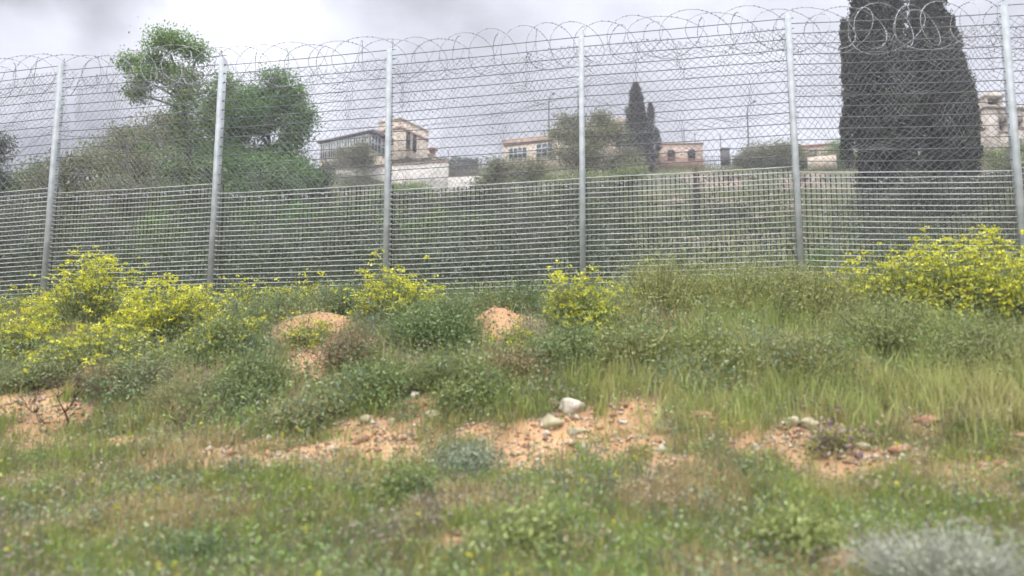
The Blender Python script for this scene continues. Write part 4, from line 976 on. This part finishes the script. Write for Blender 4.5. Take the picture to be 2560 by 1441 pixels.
bush('silver_shrub', 'large silver grey shrub in the bottom right corner', 'bush', 2370, 1480, 450, 180, 700, (.15, .18, .16), (.25, .28, .25), .032, 260, 30, aspect=.3, stemcol=(.3, .3, .26))
bush('purple_plant', 'low plant with purple flowers beside the right hand rock pile', 'wildflower', 2085, 1122, 90, 48, 701, (.13, .14, .08), (.2, .18, .12), .03, 40, 20, 50, (.26, .14, .26), .7)
bush('pink_flower', 'single small pink flower on the green bush left of centre', 'wildflower', 672, 955, 26, 56, 702, (.12, .16, .06), None, .02, 4, 14, 3, (.62, .25, .45), 1.0)
# leafless thorny twig at the left
x, y = ground_at(160, 1065); z = float(terrain(x, y)); rng = random.Random(8)
tw = MB(); Y0 = y
def grow(p, d, l, r, k):
    q = p + d * l * .5 + Vector((rng.gauss(0, .02), rng.gauss(0, .02), rng.gauss(0, .01))); e = p + d * l
    tw.tube([tuple(p), tuple(q), tuple(e)], [r, r * .8, r * .6], 5)
    if k:
        for _ in range(3): grow(e, (d + Vector((rng.gauss(0, .55), rng.gauss(0, .45), rng.gauss(.1, .4)))).normalized(), l * .72, r * .62, k - 1)
grow(Vector((0, 0, -.05)), Vector((0, 0, 1)), .2, .014, 4); grow(Vector((.03, 0, -.02)), Vector((-.9, 0, .25)).normalized(), .2, .011, 4); grow(Vector((.05, 0, -.02)), Vector((.8, .1, .3)).normalized(), .14, .009, 3)
tag(tw.build('dry_branch', M_TWIG, None, False, (x, y, z)), 'leafless dark thorny twig standing on orange soil at the left', 'branch')

# ------------------------------------------------------------------ grass and ground cover (nobody could count it)
rng = np.random.default_rng(77)
# clumps of blades
def grass_layer(name, label, nclump, per, y0, y1, h, w, cols, keep, spread=.05, lean=.45, power=1.0, wfac=.74, detail=True, colnoise=1.2, seed=0):
    x, y = scatter(nclump, y0, y1, wfac, .5, power)
    m = rng.uniform(0, 1, nclump) < keep(x, y); x, y = x[m], y[m]
    hv = h(x, y) if callable(h) else np.full(len(x), h)
    x = np.repeat(x, per) + rng.normal(0, spread, len(x) * per); y = np.repeat(y, per) + rng.normal(0, spread, len(y) * per); hv = np.repeat(hv * rng.uniform(.7, 1.3, len(hv)), per)
    P = np.stack([x, y, terrain(x, y) - .01], 1)
    cols = np.array(cols) * np.array([1.03, 1.02, .84]); q = fbm(x / colnoise, y / (colnoise * .8), 200 + seed, 3); q = np.clip((q - .28) / .44, 0, .9999) * (len(cols) - 1) + rng.normal(0, .45, len(x)); q = np.clip(q, 0, len(cols) - 1.001)
    i = q.astype(int); f = (q - i)[:, None]; c = cols[i] * (1 - f) + cols[i + 1] * f
    V_, Q, T, C_ = blades(rng, P, hv, w, lean, c, .25)
    return tag(mesh_np(name, V_, [Q, T], M_LEAF, None, C_), label, 'grass', None, 'stuff')
OLIVE = [(.42, .34, .20), (.27, .26, .12), (.19, .25, .085), (.36, .31, .15), (.23, .33, .08), (.32, .34, .12), (.44, .36, .22)]
GREEN = [(.30, .34, .13), (.38, .43, .15), (.27, .33, .13), (.42, .44, .18), (.42, .39, .22)]
grass_layer('grass', 'short olive green grass over the lower bank', 30000, 11, 2.6, 7.2, lambda x, y: .07 + .08 * fbm(x / .6, y / .5, 51), .006, OLIVE, lambda x, y: (1 - .96 * soil_mask(x, y)) * (.55 + .45 * (fbm(x / .5, y / .4, 52) > .4)), .035, .7, .9)
def tallk(x, y):
    q = np.clip((x / y - .06) / .08, 0, 1); s = y + .19 * x
    return q * np.clip((s - 5.7) / .5, 0, 1) * (1 - .95 * soil_mask(x, y)) * np.clip((fbm(x / .8, y / .6, 53) - .2) * 3, .15, 1)
grass_layer('tall_grass', 'taller yellow green grass on the right half of the bank', 12500, 12, 5.2, 10.2, lambda x, y: .12 + .26 * fbm(x / .9, y / .7, 54), .010, GREEN, tallk, .06, .42, 1.0, seed=3)
def midk(x, y):
    return (1 - .97 * soil_mask(x, y)) * np.clip((fbm(x / .7, y / .5, 55) - .25) * 3, .2, 1)
grass_layer('meadow_grass', 'mixed grass and stems across the upper bank', 12000, 9, 5.6, 12.5, lambda x, y: .13 + .16 * fbm(x / .8, y / .6, 56), .007, OLIVE, midk, .05, .6, 1.0, seed=5)
grass_layer('hillside_grass', 'green grass on the hillside beyond the fence', 26000, 5, 12, 82, lambda x, y: .25 + .006 * y, .035, [(.15, .18, .085), (.20, .24, .11), (.25, .24, .15)], lambda x, y: np.ones_like(x), .25, .8, .8, .74, seed=6, colnoise=5)
# dark undergrowth that closes the gaps between the shrubs beyond the fence
def under_keep(x, y): return np.clip((.19 - x / y) / .08, .16, 1) * (.5 + .5 * (fbm(x / 3, y / 3, 71) > .45))
x, y = scatter(2300, 12.5, 33, .78, .5, 1.2); m_ = rng.uniform(0, 1, len(x)) < under_keep(x, y); x, y = x[m_], y[m_]; k_ = len(x); hh = rng.uniform(.35, 1.0, k_) * (.8 + .02 * y)
P = np.repeat(np.stack([x, y, terrain(x, y)], 1), 60, 0) + rng.normal(size=(k_ * 60, 3)) * np.array([.38, .38, 0]); P[:, 2] += rng.uniform(0, 1, len(P)) ** .8 * np.repeat(hh, 60) * 1.5
V_, F_, C_ = leaves(rng, P, .07 + .0022 * P[:, 1], .5, .2, (.075, .10, .06), .3, (.13, .15, .08))
C_ = C_ * np.repeat(np.repeat(rng.uniform(.65, 1.4, k_), 60), 4)[:, None]
tag(mesh_np('undergrowth', V_, [F_], M_LEAF, None, C_), 'dark tangled undergrowth between the shrubs beyond the fence', 'undergrowth', None, 'stuff')
# broad-leaved weeds
def weed_layer(name, label, n, per, y0, y1, hgt, lf, cols, keep, seed, aspect=.5, rad=.07):
    x, y = scatter(n, y0, y1); m = rng.uniform(0, 1, n) < keep(x, y); x, y = x[m], y[m]; k = len(x)
    hv = hgt * rng.uniform(.4, 1.3, k); z = terrain(x, y)
    P = np.stack([np.repeat(x, per), np.repeat(y, per), np.repeat(z, per)], 1)
    P += rng.normal(size=P.shape) * np.array([rad, rad, 0]); P[:, 2] += rng.uniform(.02, 1, len(P)) * np.repeat(hv, per)
    cols = np.array(cols); ci = cols[np.clip((fbm(x / .5, y / .4, seed) * 2.4 - .7) * len(cols), 0, len(cols) - 1).astype(int)]
    V_, F_, C_ = leaves(rng, P, lf, aspect, .5, (1, 1, 1), .14); C_ = C_ * np.repeat(np.repeat(ci, per, 0), 4, 0)
    V2, F2 = tubes_np(np.stack([x, y, z - .02], 1), np.stack([x + rng.normal(0, .02, k), y, z + hv], 1), .0025, .0015, 3)
    V_, F_, C_ = merge([(V_, F_, C_), (V2, F2, np.full((len(V2), 3), .2))])
    return tag(mesh_np(name, V_, F_, M_LEAF, None, C_), label, 'weeds', None, 'stuff')
WC = [(.26, .22, .15), (.14, .23, .08), (.24, .35, .08), (.31, .35, .18), (.16, .23, .13), (.38, .30, .19)]
weed_layer('weeds', 'leafy weeds and seedlings low on the bank', 7500, 16, 2.7, 8.5, .16, .028, WC, lambda x, y: (1 - .9 * soil_mask(x, y)), 91)
weed_layer('tall_weeds', 'leafy stalks between the bushes on the upper bank', 4200, 30, 6.2, 12.0, .34, .038, WC[1:5], lambda x, y: (1 - .97 * soil_mask(x, y)) * np.clip((fbm(x / .8, y / .8, 57) - .3) * 3, .1, 1), 92, rad=.085)
# tiny scattered yellow heads in the grass
x, y = scatter(130, 3.0, 9.0); P = np.stack([x, y, terrain(x, y) + rng.uniform(.1, .24, len(x))], 1); Pq = np.repeat(P, 7, 0) + rng.normal(0, .009, (len(P) * 7, 3))
Vf, Ff, Cf = leaves(rng, Pq, .016, .85, .3, (.62, .58, .06), .15); V2, F2 = tubes_np(P - np.array([0, 0, .24]), P, .0018, .0015, 3)
V_, F_, C_ = merge([(Vf, Ff, Cf), (V2, F2, np.tile([.14, .17, .06], (len(V2), 1)))])
tag(mesh_np('yellow_flowers', V_, F_, M_PETAL, None, C_), 'tiny yellow flowers dotted through the grass', 'flowers', None, 'stuff')
# pebbles and crumbs on the bare soil
n = 13000; SB = SOIL + BAND * 5; k = rng.integers(0, len(SB), n); S2 = np.array(SB)[k]; a = rng.uniform(0, 6.283, n); r = rng.uniform(0, 1.15, n) ** .5
x = S2[:, 0] + np.cos(a) * r * S2[:, 2]; y = S2[:, 1] + np.sin(a) * r * S2[:, 3]; s_ = rng.lognormal(-4.9, .55, n)
octa = np.array([(1, 0, 0), (0, 1, 0), (-1, 0, 0), (0, -1, 0), (0, 0, .8), (0, 0, -.8)], float); of = np.array([(0, 1, 4), (1, 2, 4), (2, 3, 4), (3, 0, 4), (1, 0, 5), (2, 1, 5), (3, 2, 5), (0, 3, 5)])
V_ = (octa[None] * rng.uniform(.6, 1.4, (n, 6, 1)) * s_[:, None, None] + np.stack([x, y, terrain(x, y) + s_ * .3], 1)[:, None, :]).reshape(-1, 3)
F_ = (np.arange(n)[:, None, None] * 6 + of[None]).reshape(-1, 3)
cc = np.array([(.34, .19, .11), (.40, .30, .20), (.20, .11, .065), (.44, .39, .30)])[rng.integers(0, 4, n)]
M_PEB = leaf_mat('pebble', 0.0, .95)
tag(mesh_np('gravel', V_, [F_], M_PEB, None, np.repeat(cc, 6, 0)), 'small pebbles and crumbs of orange soil on the bare patches', 'gravel', None, 'stuff')

# ------------------------------------------------------------------ air
hz_m = bpy.data.materials.new('thin haze'); hz_m.use_nodes = True; hn = hz_m.node_tree; hn.nodes.clear()
ho = hn.nodes.new('ShaderNodeOutputMaterial'); hv = hn.nodes.new('ShaderNodeVolumePrincipled'); hv.inputs['Color'].default_value = (.93, .94, 1.0, 1); hv.inputs['Density'].default_value = .0012; hv.inputs['Anisotropy'].default_value = .2
hn.links.new(hv.outputs[0], ho.inputs['Volume'])
mb = MB(); mb.box((0, 195, 17), (1120, 470, 38)); hz_o = mb.build('haze', hz_m); tag(hz_o, 'thin pale haze in the air over the hillside', 'haze', None, 'stuff'); hz_o.display_type = 'WIRE'
